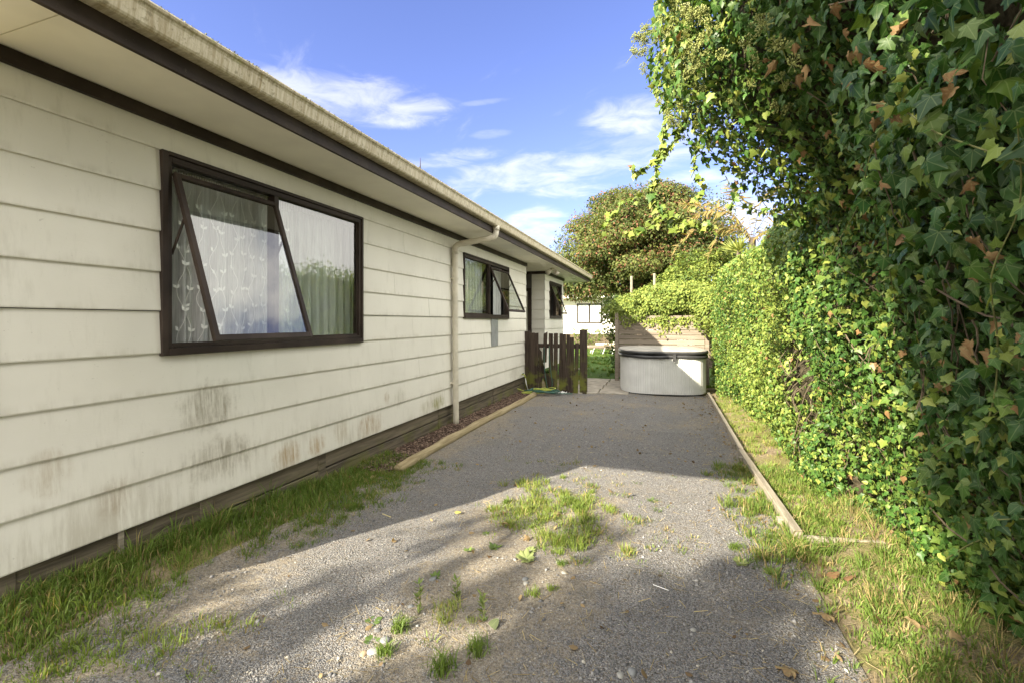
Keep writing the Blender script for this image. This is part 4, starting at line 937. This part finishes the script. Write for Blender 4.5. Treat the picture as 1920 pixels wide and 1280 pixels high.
# far maple-like tree with bronze tips, behind the screen
T = unproject(1192, 470, 20); TZ = T.z+.35
big = [((0, 0, TZ+.0), (3.3, 2.8, 2.1)), ((-1.7, 0, TZ-.5), (2.2, 2.2, 1.8)), ((1.7, -.2, TZ+.3), (2.3, 2.2, 1.9)), ((.3, .2, TZ+1.4), (2.0, 1.9, 1.2)), ((-1.1, -.3, TZ-1.6), (2.3, 2.0, 1.1)), ((2.0, -.3, TZ-1.2), (2.2, 2.0, 1.4)), ((-2.6, .2, TZ-1.7), (1.4, 1.5, .8))]
for k in range(26):
    a_ = random.uniform(0, 6.28); e_ = random.uniform(-.5, 1.35); big.append(((3.1*math.cos(a_)*math.cos(e_)+.2, 2.6*math.sin(a_)*math.cos(e_), TZ-.3+2.3*math.sin(e_)), (random.uniform(.6, 1.15),)*2+(random.uniform(.45, .8),)))
tree('maple_tree', 'rounded tree with olive and bronze leaves behind the vine screen', (T.x, T.y, 0), big, 150000, .11, (.042, .064, .016), (.125, .140, .034), .3, c2=(.17, .085, .045), p2=.15, clump=1.1, seed=61, shell=.35, gap=-.5, wob=.26)
T = unproject(1330, 520, 15)
tree('privet_tree', 'light green bushy tree between the bronze tree and the hedge', (T.x, T.y, 0), [((0, 0, T.z-.2), (1.5, 1.3, 1.2)), ((-.9, -.2, T.z-.7), (1.1, 1.0, 1.0)), ((.7, -.3, T.z+.25), (.95, .9, .8)), ((.2, -.3, T.z-1.2), (1.6, 1.2, 1.0))], 26000, .10, (.06, .105, .02), (.19, .22, .04), .14, clump=2.2, seed=71)
# vine thrown over the screen behind the tub
vine = tag(empty('screen_vine', (-.1, 11.9, 0)), 'yellow green vine draped over the timber screen behind the tub', 'vine')
vb = [((-.1, .35, 1.92), (1.25, .75, .42)), ((.6, .2, 1.95), (.9, .7, .5)), ((-.8, .25, 1.75), (.75, .6, .40)), ((1.05, -.2, 1.75), (.45, .7, .6)), ((.05, -.05, 1.62), (.75, .22, .22)), ((.3, .5, 2.2), (1.2, .7, .35))]
crown('foliage', vine, vb, 30000, .065, (.10, .15, .03), (.25, .28, .06), tmpl=(OV_V[:, :], OV_F), clump=3.0, seed=81, droop=.9)
hang = []
for k in range(46):
    x = random.uniform(-.95, .9); L = random.uniform(.08, .34)*(1.4 if -.1 < x < .35 else .8); m = int(L/.012)
    zz = 1.62-L*rng.random(m); P = np.stack([x+.05*rng.normal(size=m), -.18+.05*rng.normal(size=m), zz], -1)
    hang.append(scatter(OV_V, OV_F, P, np.array((-.3, -1, .4))+.5*rng.normal(size=(m, 3)), np.array((0, 0, -1))+.5*rng.normal(size=(m, 3)), rng.uniform(.035, .07, m), mixc((.11, .16, .03), (.25, .28, .06), rng.random(m))))
V, F, C, _ = join(hang); tag(link('hanging_foliage', tri_mesh('hanging_foliage', V, F, M_leaf, C), vine), kind='stuff')
MB().tube(arc([(-.5, .3, 0), (-.45, .3, .9), (-.2, .3, 1.7), (.3, .3, 1.95)], 5), .02, 6).build('stem', M_twig, vine, True); MB().tube(arc([(.7, .4, 0), (.6, .35, 1.0), (.3, .3, 1.8)], 5), .02, 6).build('stem', M_twig, vine, True)
sh = unproject(1160, 590, 13.0)
shrub = tag(empty('dark_shrub', (sh.x, sh.y, 0)), 'dark green fine leaved shrub at the left end of the vine screen', 'shrub')
crown('foliage', shrub, [((0, 0, 1.55), (.55, .6, .65)), ((.1, .1, .8), (.5, .5, .7)), ((-.1, 0, 1.95), (.4, .45, .35)), ((.45, -.1, 1.9), (.45, .5, .4))], 7500, .06, (.035, .07, .018), (.09, .13, .03), clump=3, seed=91)
MB().tube([(0, 0, 0), (.05, 0, .8), (.1, 0, 1.5)], .03, 6).build('stem', M_twig, shrub)
lh = unproject(1110, 620, 25.5); low = tag(empty('lawn_hedge', (lh.x, lh.y, 0), .10), 'low green hedge in front of the white neighbouring house', 'hedge')
crown('foliage', low, [((x, 0, .62), (.75, .5, .62)) for x in np.arange(-4, 4.5, .8)], 9000, .10, (.06, .10, .02), (.15, .18, .045), clump=2, seed=95)
MB().box(-4.5, 4.5, -.2, .2, 0, .8).build('stem_mass', M_twig, low)
# a bush filling the far corner right of the screen
T = unproject(1420, 470, 11.5)
bush = tag(empty('corner_bush', (T.x, T.y, 0)), 'sunlit yellow green bush rising behind the far hedge', 'bush')
crown('foliage', bush, [((.2, 0, 1.6), (1.5, 1.0, 1.5)), ((1.5, 0, 2.1), (1.2, 1.0, 1.2)), ((-.9, .3, 1.7), (1.0, .9, 1.1))], 9000, .07, (.08, .13, .025), (.24, .26, .05), clump=2.4, seed=97)
MB().tube([(.2, 0, 0), (.2, 0, 1.5)], .06, 7).build('stem', M_twig, bush)
# tree fern fronds and a spiky cabbage tree beyond the hedge
def frond(mb, P, L0, col, out):
    q = arc(P, 10); m = len(q)
    for i in range(2, m):
        t = i/(m-1); tan = (q[min(i+1, m-1)]-q[i-1]).normalized(); side = tan.cross(Vector((0, 0, 1))).normalized(); ln = L0*math.sin(math.pi*min(1, .12+t*.9))*.9+.02
        for s in (-1, 1):
            d = (side*s+tan*.35+Vector((0, 0, -.55))).normalized(); out.append((q[i], d, ln, col))
    mb.tube(q, [.007*(1-.7*i/m) for i in range(m)], 5)
fr = unproject(1400, 440, 13.0); fern = tag(empty('tree_fern', (fr.x, fr.y, 0)), 'tree fern with brown drooping fronds above the far hedge', 'tree fern')
mb = MB(); lv = []; ctr = Vector((.15, 0, fr.z-.15))
for a, (ddx, rise, end) in enumerate([(-1.5, .95, -.35), (-1.9, .55, -.9), (1.2, .9, -.2), (1.6, .5, -.7), (-.6, 1.2, .3), (.5, 1.2, .2), (-1.0, .4, -1.0), (.9, .25, -1.0), (-1.7, 1.15, .2)]):
    dyy = random.uniform(-.8, .8)
    frond(mb, [ctr, ctr+Vector((ddx*.35, dyy*.35, rise*.8)), ctr+Vector((ddx*.75, dyy*.8, rise)), ctr+Vector((ddx*1.05, dyy, rise+end*.6)), ctr+Vector((ddx*1.15, dyy*1.1, rise+end))], .46, None, lv)
mb.build('rachis', M_twig, fern, True)
PV = np.array([(0, 0, 0), (.09, .3, 0), (.05, .8, -.03), (0, 1, -.05), (-.05, .8, -.03), (-.09, .3, 0)]); PF = np.array([(0, 1, 2), (0, 2, 3), (0, 3, 4), (0, 4, 5)])
P = np.array([tuple(l[0]) for l in lv]); D = np.array([tuple(l[1]) for l in lv]); S = np.array([l[2] for l in lv]); m = len(P)
V, F, C, _ = scatter(PV, PF, P, np.array((0, -.5, 1))+.3*rng.normal(size=(m, 3)), D, S, mixc((.12, .13, .03), (.25, .17, .07), np.clip(rng.random(m)*.9+.1, 0, 1)))
tag(link('pinnae', tri_mesh('pinnae', V, F, M_leaf, C), fern), kind='stuff'); MB().tube([(.15, 0, 0), (.15, 0, fr.z-.1)], [.12, .09], 9).build('trunk', M_bark, fern)
cb = unproject(1385, 470, 12.2); cab = tag(empty('cabbage_tree', (cb.x, cb.y, 0)), 'spiky sword leaved plant poking above the far hedge', 'plant')
SV = np.array([(-.02, 0, 0), (.02, 0, 0), (.032, .5, .0), (-.032, .5, .0), (0, 1, -.06)]); SF = np.array([(0, 1, 2), (0, 2, 3), (3, 2, 4)]); m = 70
u = rand_unit(m); u[:, 2] = np.abs(u[:, 2])*1.2+.1
V, F, C, _ = scatter(SV, SF, np.array([(0, 0, cb.z-.05)])+.03*rng.normal(size=(m, 3)), np.cross(u, rand_unit(m)), u, rng.uniform(.4, .62, m), mixc((.10, .14, .03), (.22, .24, .06), rng.random(m)))
tag(link('sword_leaves', tri_mesh('sword_leaves', V, F, M_leaf, C), cab), kind='stuff'); MB().tube([(0, 0, 0), (0, 0, cb.z)], .06, 8).build('trunk', M_bark, cab)
# broad tree standing behind the camera's left shoulder: it throws the dappled shade
sb = [((0, 3.5, 2.9), (.8, 1.2, 1.0)), ((0, 2.3, 4.0), (.9, 1.3, 1.0)), ((0, 1.0, 5.0), (.9, 1.3, .9)), ((0, .6, 3.2), (1.4, 1.8, 1.4)), ((0, -1.3, 5.3), (1.2, 1.9, 1.1)), ((0, -3.2, 4.9), (1.6, 1.8, 1.8)),
      ((0, -1.4, 9.5), (.9, 1.2, 1.2)), ((0, -3.2, 8.8), (1.2, 1.6, 1.5)), ((0, -4.2, 8.2), (1.6, 1.7, 1.8)), ((0, -3.0, 6.9), (1.0, 1.4, 1.0))]
st = tree('shade_tree', 'broad leafy tree behind the viewpoint casting dappled shade on the drive', (-6, -8.2, .35), sb[:6], 26000, .17, (.05, .09, .02), (.10, .15, .03), .3, clump=.95, seed=101, tmpl=(OV_V, OV_F), shell=.2, gap=.10)
crown('upper_crown', st, sb[6:], 22000, .19, (.05, .09, .02), (.10, .15, .03), clump=.9, seed=111, tmpl=(OV_V, OV_F), shell=.15, gap=-.14)

# ------------------------------------------------------------------ grass
def blades(P, h, w, C, lean=.45, away=None):
    n = len(P); a = rng.uniform(0, 6.283, n) if away is None else np.arctan2(away[:, 1], away[:, 0])+.5*rng.normal(size=n); b = rng.uniform(0, 6.283, n); dv = np.stack([np.cos(a), np.sin(a), 0*a], -1); sv = np.stack([np.cos(b), np.sin(b), 0*b], -1)
    l = lean*rng.random(n)**.7; up = np.array((0, 0, 1.0))
    mid = P+dv*(l*h*.35)[:, None]+up*(h*.55)[:, None]; tip = P+dv*(l*h*1.15)[:, None]+up*(h*(1-.45*l))[:, None]; s = sv*(w*.5)[:, None]
    V = np.stack([P-s, P+s, mid+s*.8, mid-s*.8, tip], 1); F = np.array([(0, 1, 2), (0, 2, 3), (3, 2, 4)])[None]+(np.arange(n)*5)[:, None, None]
    return V.reshape(-1, 3), F.reshape(-1, 3), np.repeat(C, 5, 0), None
G0, G1, GDRY, GLIT = (.085, .140, .024), (.150, .215, .042), (.34, .27, .12), (.20, .25, .055)
def turf(n, xr, yr, dens, h, dry=.15, w=.0045, lean=.6, c=None):
    c_ = max(1, n//16); cx, cy = rng.uniform(*xr, c_), rng.uniform(*yr, c_); kk = rng.random(c_) < dens(cx, cy); cx, cy = cx[kk], cy[kk]; vig = np.exp(.45*rng.normal(size=len(cx)))
    rep_ = np.maximum(3, (16*vig*rng.uniform(.5, 1.5, len(cx))).astype(int)); ci = np.repeat(np.arange(len(cx)), rep_); ox, oy = .019*rng.normal(size=len(ci)), .019*rng.normal(size=len(ci)); x, y = cx[ci]+ox*1.2, cy[ci]+oy*1.2; m = len(x)
    tone = rng.normal(size=len(cx))[ci]
    P = np.stack([x, y, gz(x, y)-.004], -1); hh = h(x, y)*rng.uniform(.4, 1.2, m)*np.clip(vig[ci], .5, 1.7); C = mixc(c[0] if c else G0, c[1] if c else G1, np.clip(rng.random(m)*.6+.2+.25*tone, 0, 1.2))
    d = rng.random(m) < dry*(1+.9*fbm(x*1.7, y*1.7, seed=55)+.5*tone); C = np.where(d[:, None], np.array(GDRY)[None]*rng.uniform(.6, 1.15, (m, 1)), C)
    return blades(P, hh, w*rng.uniform(.7, 1.4, m), C, lean, np.stack([ox, oy], -1))
K = lambda v: (lambda x, y: np.full(len(x), v))
pt = lambda x, y, s, sd: fbm(x*s, y*s, seed=sd)
gp = []
# along the foot of the wall and the near left corner
gp.append(turf(60000, (-3.0, -1.9), (.7, 4.35), lambda x, y: np.clip((sstep(-2.05-.25*sstep(2.4, 1.6, y)+.12*pt(x, y, 3, 1)+.35*np.exp(-((y-2.05)/.35)**2)*-1, -2.55, x))*(1.0-.75*np.exp(-(((y-2.0)/.42)**2))*sstep(-2.85, -2.6, x))+.0, 0, 1), lambda x, y: .034+.03*sstep(-2.5, -2.95, x)+.02*(pt(x, y, 2, 2)), .10))
gp.append(turf(24000, (-3.6, -1.7), (.6, 1.75), lambda x, y: np.clip(sstep(-1.75, -2.3, x+.3*pt(x, y, 3, 3))*(.5+1.1*pt(x, y, 3.5, 19)), 0, 1), lambda x, y: .042+.035*sstep(-2.4, -2.9, x), .12, .005, .8, (G1, GLIT)))
gp.append(turf(500, (-2.97, -2.85), (1.25, 3.3), K(.8), lambda x, y: np.full(len(x), .15), .2, .005, .9))
# thin patches over the drive
def mid_d(x, y): return np.clip(sstep(.12, .5, pt(x, y, 1.6, 5)+.35*pt(x, y, 6, 6)+.75*np.exp(-(((x+.8)/.55)**2))*sstep(4.6, 3.9, y)-.22-.3*sstep(3.0, 2.4, y)), 0, 1)
gp.append(turf(15000, (-2.3, .5), (1.5, 4.8), lambda x, y: mid_d(x, y)*.8, lambda x, y: .022+.02*np.clip(pt(x, y, 2, 8)+.5, 0, 1), .35, .0045, .8))
gp.append(turf(36000, (-1.9, -.2), (2.7, 4.5), lambda x, y: np.clip(1.25-((x+.85+.3*(3.6-y)*-.6)/.58)**2-((y-3.55)/.62)**2+1.3*pt(x, y, 5, 9)-.25, 0, 1), lambda x, y: .04+.035*np.clip(pt(x, y, 3, 10)+.4, 0, 1), .12, .005, .8, (G1, GLIT)))
gp.append(turf(5500, (-2.5, -1.4), (3.2, 5.4), lambda x, y: sstep(.18, .5, pt(x, y, 2.2, 7))*.7, lambda x, y: np.full(len(x), .03), .1))
# verge on the right
gp.append(turf(46000, (.35, 1.75), (1.2, 5.2), lambda x, y: np.clip(sstep(.30, .75, x+.35*pt(x, y, 2, 12)-.12*sstep(3.4, 2.6, y))*(.12+1.1*np.clip(pt(x, y, 2.6, 13)+.42, 0, 1)), 0, 1), lambda x, y: .04+.05*np.clip(pt(x, y, 2.2, 14)+.3, 0, 1.2), .2, .0048, .95))
gp.append(turf(15000, (.83, 1.45), (3.6, 9.8), lambda x, y: np.clip(.55+.6*pt(x, y, 2, 15), 0, 1), lambda x, y: .05+.03*pt(x, y, 2, 16), .22, .006, .8, (G1, GLIT)))
gp.append(turf(3200, (.55, .84), (3.3, 6.2), lambda x, y: sstep(.1, .5, pt(x, y, 3, 18)+.2), lambda x, y: np.full(len(x), .05), .2))
gp.append(turf(2600, (1.0, 1.8), (1.3, 4.2), K(.6), lambda x, y: np.full(len(x), .16), .75, .003, 1.1))
V, F, C, _ = join(gp); tag(link('grass', tri_mesh('grass', V, F, M_grass, C)), 'green and straw coloured grass edging the gravel drive', 'grass', kind='stuff')
lp = [turf(32000, (-6, 2), (11.2, 25), lambda x, y: sstep(.0, .06, x*0+1)*np.where((np.abs(x+1.4) < .62) & (y < 12.6), 0, 1), lambda x, y: np.full(len(x), .07), .08, .012, .7, ((.06, .12, .02), (.12, .19, .035)))]
V, F, C, _ = join(lp); tag(link('lawn_grass', tri_mesh('lawn_grass', V, F, M_grass, C)), 'mown lawn grass beyond the picket fence', 'grass', kind='stuff')
# straw and twigs lying about
n = 4200; x = np.where(rng.random(n) < .5, rng.uniform(-1.6, .8, n), rng.uniform(.3, 1.6, n)); y = 1.4+8.2*rng.random(n)**1.6
a = rng.uniform(0, 6.283, n); L = rng.uniform(.015, .075, n); P = np.stack([x, y, gz(x, y)+.012], -1)
V, F, C, _ = scatter(np.array([(-.03, 0, 0), (.03, 0, 0), (.02, 1, .06), (-.02, 1, .06)]), np.array([(0, 1, 2), (0, 2, 3)]), P, np.array((0, 0, 1.))+.2*rng.normal(size=(n, 3)), np.stack([np.cos(a), np.sin(a), .05*rng.normal(size=n)], -1), L, mixc((.20, .15, .08), (.46, .38, .22), rng.random(n)))
tag(link('straw_litter', tri_mesh('straw_litter', V, F, M_grass, C)), 'scattered straw and twig bits on the gravel', 'litter', kind='stuff')

n = 900; y = np.where(rng.random(n) < .7, rng.uniform(5.2, 9.8, n), rng.uniform(1.4, 5.2, n)); x = np.where(rng.random(n) < .35, .78-.5*rng.random(n)**2, rng.uniform(-2.4, 1.5, n)); a = rng.uniform(0, 6.283, n)
V, F, C, _ = scatter(OV_V, OV_F, np.stack([x, y, gz(x, y)+.016], -1), np.array((0, 0, 1.))+.45*rng.normal(size=(n, 3)), np.stack([np.cos(a), np.sin(a), 0*a], -1), rng.uniform(.012, .05, n), mixc((.09, .055, .03), (.30, .22, .12), rng.random(n)))
tag(link('leaf_litter', tri_mesh('leaf_litter', V, F, M_leaf, C)), 'small crumbs of dry brown leaf strewn over the drive', 'leaf litter', kind='stuff')
# ------------------------------------------------------------------ loose gravel and bark
n = 115000; y = 1.35+5.2*rng.random(n)**2.0; x = rng.uniform(-2.55, .78, n)
k = (rng.random(n) < np.clip(.75+.8*fbm(x*1.1, y*1.1, seed=77), .12, 1))*(rng.random(n) < np.clip(1.15-.75*np.exp(-((x+.85)/.45)**2)*sstep(4.6, 3.2, y)-.8*sstep(-2.0, -2.4, x)+.5*fbm(x*5, y*5, seed=78), .15, 1)); x, y = x[k], y[k]; n = len(x)
P = np.stack([x, y, gz(x, y)+.007], -1); s = rng.uniform(.0020, .0046, n)*np.where(rng.random(n) < .03, rng.uniform(1.6, 3.2, n), 1); S = np.stack([s*rng.uniform(.8, 1.5, n), s, s*rng.uniform(.5, .85, n)], -1)
V, F = scatter_solid(P, S, oct_v, oct_f); g = rng.random(n); C = mixc((.105, .106, .112), (.265, .26, .252), g**1.3); C = np.where((rng.random(n) < .05)[:, None], np.array((.40, .375, .32))[None], C)
def stone_mat():
    m, t, out = material('gravel_stones'); c = t.new('ShaderNodeVertexColor', layer_name='Col').outputs[0]; principled(t, out, c, .85, None, .3); return m
M_stone = stone_mat(); tag(link('loose_gravel', tri_mesh('loose_gravel', V, F, M_stone, np.repeat(C, 6, 0))), 'loose blue grey gravel stones covering the drive', 'gravel', kind='stuff')
n = 5200; y = rng.uniform(3.8, 9.5, n); x = rng.uniform(-2.97, -2.58, n); P = np.stack([x, y, gz(x, y)+.02+.012*rng.random(n)], -1)
S = np.stack([rng.uniform(.006, .022, n), rng.uniform(.003, .009, n), rng.uniform(.0015, .004, n)], -1); bv = np.array([(a, b, c) for c in (-1, 1) for b in (-1, 1) for a in (-1, 1)], float); bf = np.array([(0, 2, 3, 1), (4, 5, 7, 6), (0, 1, 5, 4), (2, 6, 7, 3), (0, 4, 6, 2), (1, 3, 7, 5)])
V, F = scatter_solid(P, S, bv, bf, .2); C = mixc((.06, .035, .025), (.27, .19, .14), rng.random(n)**1.5); tag(link('bark_chips', tri_mesh('bark_chips', V, F, M_stone, np.repeat(C, 8, 0))), 'brown bark chips of the bed under the wall', 'bark chips', kind='stuff')

# ------------------------------------------------------------------ single weeds, stones and fallen leaves
def site(px, py):
    d = EYE*853.33/(py-603); p = unproject(px, py, d); return (p.x, p.y, float(gz(p.x, p.y)))
def tuft_mesh(n, h, spread, cols, w=.005, lean=.9):
    P = np.zeros((n, 3)); P[:, :2] = spread*rng.normal(size=(n, 2)); V, F, C, _ = blades(P, h*rng.uniform(.5, 1.2, n), w*rng.uniform(.7, 1.3, n), mixc(*cols, rng.random(n)), lean); return tri_mesh('grass_tuft', V, F, M_grass, C)
TM = [tuft_mesh(90, .085, .02, (G0, G1)), tuft_mesh(120, .10, .028, (G0, G1)), tuft_mesh(60, .065, .016, (G1, GLIT)), tuft_mesh(80, .07, .03, (G1, (.26, .27, .08)))]
for (px, py, v, s, lab) in [(752, 1180, 0, 1.0, 'round tuft of green grass in the gravel, left of the drive centre'), (722, 1228, 0, .9, 'round grass tuft beside a pale pebble near the lower left gravel'), (830, 1258, 1, 1.0, 'tall grass tuft at the very bottom of the drive'),
        (895, 1222, 1, .9, 'loose spreading grass tuft just right of the lowest tall tuft'), (1000, 1118, 2, .9, 'small upright grass tuft with an orange leaf at its foot'), (1035, 1108, 2, .7, 'tiny grass tuft right of the tuft with an orange leaf'), (1048, 1040, 2, .9, 'bright small grass tuft at the right edge of the weed patch'),
        (1052, 1062, 0, .6, 'small dark tuft directly below the bright tuft at the weed patch'), (848, 1140, 3, .9, 'pale sunlit dry tuft in the middle of the gravel'), (833, 1165, 3, .8, 'pale straw tuft next to the sunlit dry tuft'), (1085, 960, 1, .9, 'lush tuft at the right end of the central weed patch'),
        (1065, 945, 1, .8, 'lush tuft behind the right end of the central weed patch'), (1110, 925, 2, .8, 'bright tuft on the gravel beyond the central weed patch'), (1060, 930, 3, .8, 'yellowish tuft at the back of the central weed patch'), (950, 942, 0, .7, 'low tuft on the shadow edge left of the weed patch'),
        (1055, 895, 2, .8, 'thin tuft sprouting on the house shadow edge'), (1378, 1030, 0, .8, 'dark tuft in the gravel left of the kerb end'), (1420, 960, 1, .8, 'tuft leaning against the near kerb board'), (885, 1165, 3, .5, 'very small pale tuft above the loose spreading tuft')]:
    o = tag(link('grass_tuft', TM[v], None, site(px, py)), lab, 'grass tuft', 'grass tufts in the gravel'); o.scale = (s,)*3; o.rotation_euler[2] = random.uniform(0, 6)
def rosette_mesh(n, L, up, cols, w=1.0):
    a = np.arange(n)*2.4; e = rng.uniform(up*.5, up, n); D = np.stack([np.cos(a)*np.cos(e), np.sin(a)*np.cos(e), np.sin(e)], -1); N = np.stack([-np.cos(a)*np.sin(e), -np.sin(a)*np.sin(e), np.cos(e)], -1)
    T_ = OV_V.copy(); T_[:, 0] *= w; V, F, C, _ = scatter(T_, OV_F, np.zeros((n, 3))+.004, N, D, L*rng.uniform(.6, 1.15, n), mixc(*cols, rng.random(n))); return tri_mesh('weed', V, F, M_leaf, C)
RM = [rosette_mesh(16, .06, .7, ((.075, .13, .03), (.16, .22, .06)), .8), rosette_mesh(22, .075, .6, ((.16, .21, .07), (.30, .34, .14)), .8), rosette_mesh(7, .06, .4, ((.07, .12, .03), (.12, .18, .05)), 1.5)]
for (px, py, v, s, lab) in [(818, 1078, 0, .85, 'flat green rosette weed above a dark pebble'), (880, 1033, 0, .8, 'green rosette weed at the lower left of the weed patch'), (925, 1028, 0, 1.1, 'broad leaved rosette at the front of the weed patch'), (985, 1050, 1, 1.3, 'pale woolly rosette weed right of the front rosette'), (995, 1035, 1, .8, 'small pale rosette behind the woolly rosette'),
        (700, 1160, 2, 1.0, 'broad leaved seedling left of the round grass tuft'), (698, 1200, 2, .9, 'broad leaved seedling beside the grey pebble'), (1390, 1055, 1, 1.0, 'sunlit dandelion rosette beside the end of the kerb'), (1450, 1075, 0, 1.3, 'green dandelion rosette in the grass below the kerb end'), (912, 1000, 0, .7, 'small rosette in the middle of the weed patch')]:
    o = tag(link('weed', RM[v], None, site(px, py)), lab, 'weed', 'broad leaved weeds in the gravel'); o.scale = (s*.8,)*3; o.rotation_euler[2] = random.uniform(0, 6)
def spike(px, py, h, lab):                                       # upright leafy weed stem
    o = tag(empty('tall_weed', site(px, py)), lab, 'weed', 'upright weeds in the gravel'); MB().tube([(0, 0, 0), (.01, 0, h*.5), (.0, .01, h)], .0025, 5).build('stem', M_stem, o)
    n = 34; z = h*rng.random(n); a = rng.uniform(0, 6.283, n); D = np.stack([np.cos(a), np.sin(a), np.full(n, .9)], -1); T_ = OV_V.copy(); T_[:, 0] *= .6
    V, F, C, _ = scatter(T_, OV_F, np.stack([0*z, 0*z, z], -1), np.stack([-np.cos(a)*.7, -np.sin(a)*.7, np.full(n, .7)], -1), D, rng.uniform(.022, .045, n), mixc((.10, .16, .04), (.22, .26, .08), rng.random(n))); link('leaves', tri_mesh('leaves', V, F, M_leaf, C), o)
spike(785, 1148, .16, 'tall leafy weed in sun left of the pale dry tuft'); spike(905, 1165, .14, 'upright dark weed beside the flat grey green leaf'); spike(855, 1125, .12, 'upright sunlit weed at the back of the pale dry tuft')
peb = []
mbp = MB(); 
def pebble(px, py, r, col, lab):
    bm = bmesh.new(); bmesh.ops.create_icosphere(bm, subdivisions=2, radius=1)
    for v in bm.verts: v.co = Vector((v.co.x*1.25*(1+.08*math.sin(3*v.co.y+px)), v.co.y*(1+.06*math.sin(4*v.co.x)), v.co.z*.62))*r
    me = bpy.data.meshes.new('pebble'); bm.to_mesh(me); bm.free(); me.polygons.foreach_set('use_smooth', [True]*len(me.polygons)); me.materials.append(col)
    o = tag(link('pebble', me, None, site(px, py)), lab, 'pebble', 'pebbles in the gravel'); o.location.z += r*.3; o.rotation_euler[2] = random.uniform(0, 3)
MP1 = simple('grey_pebble', (.16, .165, .165), .7, .2, 30, .1); MP2 = simple('dark_pebble', (.10, .10, .10), .7, .2, 30, .1); MP3 = simple('tan_pebble', (.26, .19, .12), .7, .2, 30, .1); MP4 = simple('pale_pebble', (.26, .255, .23), .7, .15, 30, .1)
for a in [(812, 1085, .020, MP1, 'smooth grey pebble under the flat rosette weed'), (722, 1200, .022, MP1, 'grey pebble right of the broad leaved seedling'), (700, 1222, .024, MP4, 'pale pebble left of the round grass tuft'), (682, 1225, .018, MP3, 'tan stone lying in the lower left gravel'), (708, 1180, .016, MP2, 'dark pebble between the seedlings and the round tuft'),
          (985, 1088, .018, MP1, 'upper of two grey pebbles below the woolly rosette'), (986, 1096, .016, MP4, 'lower paler pebble of two below the woolly rosette'), (1058, 1076, .016, MP4, 'pale pebble under the small dark tuft'), (1185, 1255, .02, MP1, 'grey pebble at the bottom right of the gravel'), (770, 1135, .015, MP1, 'grey pebble left of the tall sunlit weed'), (1163, 1262, .016, MP4, 'pale pebble at the bottom edge of the gravel'), (1300, 1175, .014, MP4, 'pale pebble at the grass edge on the lower right')]: pebble(*a)
ovo = [(.0, 0), (.13, .12), (.24, .3), (.28, .5), (.22, .72), (.1, .9), (0, 1)]; ovo = ovo + [(-x, y) for x, y in ovo[-2:0:-1]]
FD = [leaf_mesh([(x*s, y) for x, y in ol], c, f, d, M_dry, 'fallen_leaf', w) for (ol, c, s, f, d, w) in [(full2, (.27, .19, .10), 1.0, .35, .35, .08), (ovo, (.32, .235, .125), 1.2, -.5, .25, .07), (ovo, (.17, .10, .05), 1.0, .6, .4, .09), (ovo, (.40, .36, .10), 1.1, .3, .1, .04), (ovo, (.10, .12, .06), 1.4, .12, .1, .02)]]
spots = [(865, 962, 3, .06, 'yellow leaf lying on the shadow edge of the gravel'), (950, 965, 1, .05, 'orange tan leaf at the back of the weed patch'), (952, 990, 1, .055, 'curled tan leaf in the middle of the weed patch'), (1040, 968, 0, .075, 'large flat pinkish brown leaf on the weed patch'), (1045, 993, 1, .04, 'small tan leaf at the right of the weed patch'), (992, 1015, 0, .05, 'pale leaf at the front of the weed patch'),
         (1180, 934, 1, .05, 'lone tan leaf on the sunlit gravel right of the weed patch'), (935, 1172, 4, .085, 'flat grey green leaf lying beside the upright weed'), (912, 1050, 2, .04, 'small brown leaf under the front rosette'), (978, 1123, 1, .035, 'orange leaf at the foot of a small grass tuft'), (660, 800+104, 1, .07, 'tan leaf in the grass by the wall'), (700, 898, 1, .06, 'tan leaf in the grass near the end of the log'), (610, 893, 2, .07, 'brown leaf on the grass at the foot of the wall'),
         (1560, 1165, 0, .08, 'big curled tan leaf standing in the lower right grass'), (1575, 1085, 2, .08, 'brown dry leaf on the thatch right of the kerb end'), (1605, 1092, 2, .08, 'dark brown curled leaf on the thatch near the hedge'), (1640, 1170, 2, .10, 'dark curled leaf right of the big tan leaf'), (1695, 1178, 1, .09, 'tan crumpled leaf among grass under the hedge'), (1490, 1268, 0, .075, 'large tan leaf at the bottom edge of the grass'), (1780, 1225, 1, .08, 'pale brown leaf in the bottom right corner grass'), ]
for (px, py, v, s, lab) in spots:
    o = link('fallen_leaf', FD[v]); tag(o, lab, 'leaf', 'fallen leaves on the ground'); o.location = Vector(site(px, py))+Vector((0, 0, .018+.2*s)); o.scale = (s,)*3; o.rotation_euler = (random.gauss(0, .35), random.gauss(0, .35), random.uniform(0, 6.28))
o = MB().box(-.045, .045, -.002, .002, 0, .003).build('plastic_stick', M_white); tag(o, 'thin white plastic stick lying on the gravel', 'stick'); o.location = Vector(site(1239, 1101))+Vector((0, 0, .014)); o.rotation_euler[2] = -.35
o = MB().box(-.05, .05, -.003, .003, 0, .004).build('straw_stem', simple('straw', (.6, .52, .26), .7)); tag(o, 'single pale straw stem lying at the grass edge', 'straw'); o.location = Vector(site(725, 968))+Vector((0, 0, .016)); o.rotation_euler[2] = -.3
V = []; F = []
sc = bmesh.new(); bmesh.ops.create_grid(sc, x_segments=6, y_segments=4, size=1)
for v in sc.verts: v.co = Vector((v.co.x*.09, v.co.y*.035, .03+.018*math.sin(v.co.x*5+v.co.y*3)+.012*math.sin(v.co.y*7)))
me = bpy.data.meshes.new('paper_scrap'); sc.to_mesh(me); sc.free(); me.materials.append(M_white); o = tag(link('paper_scrap', me, None, site(1055, 737)), 'crumpled white scrap lying in front of the picket fence', 'scrap'); o.rotation_euler[2] = -.4
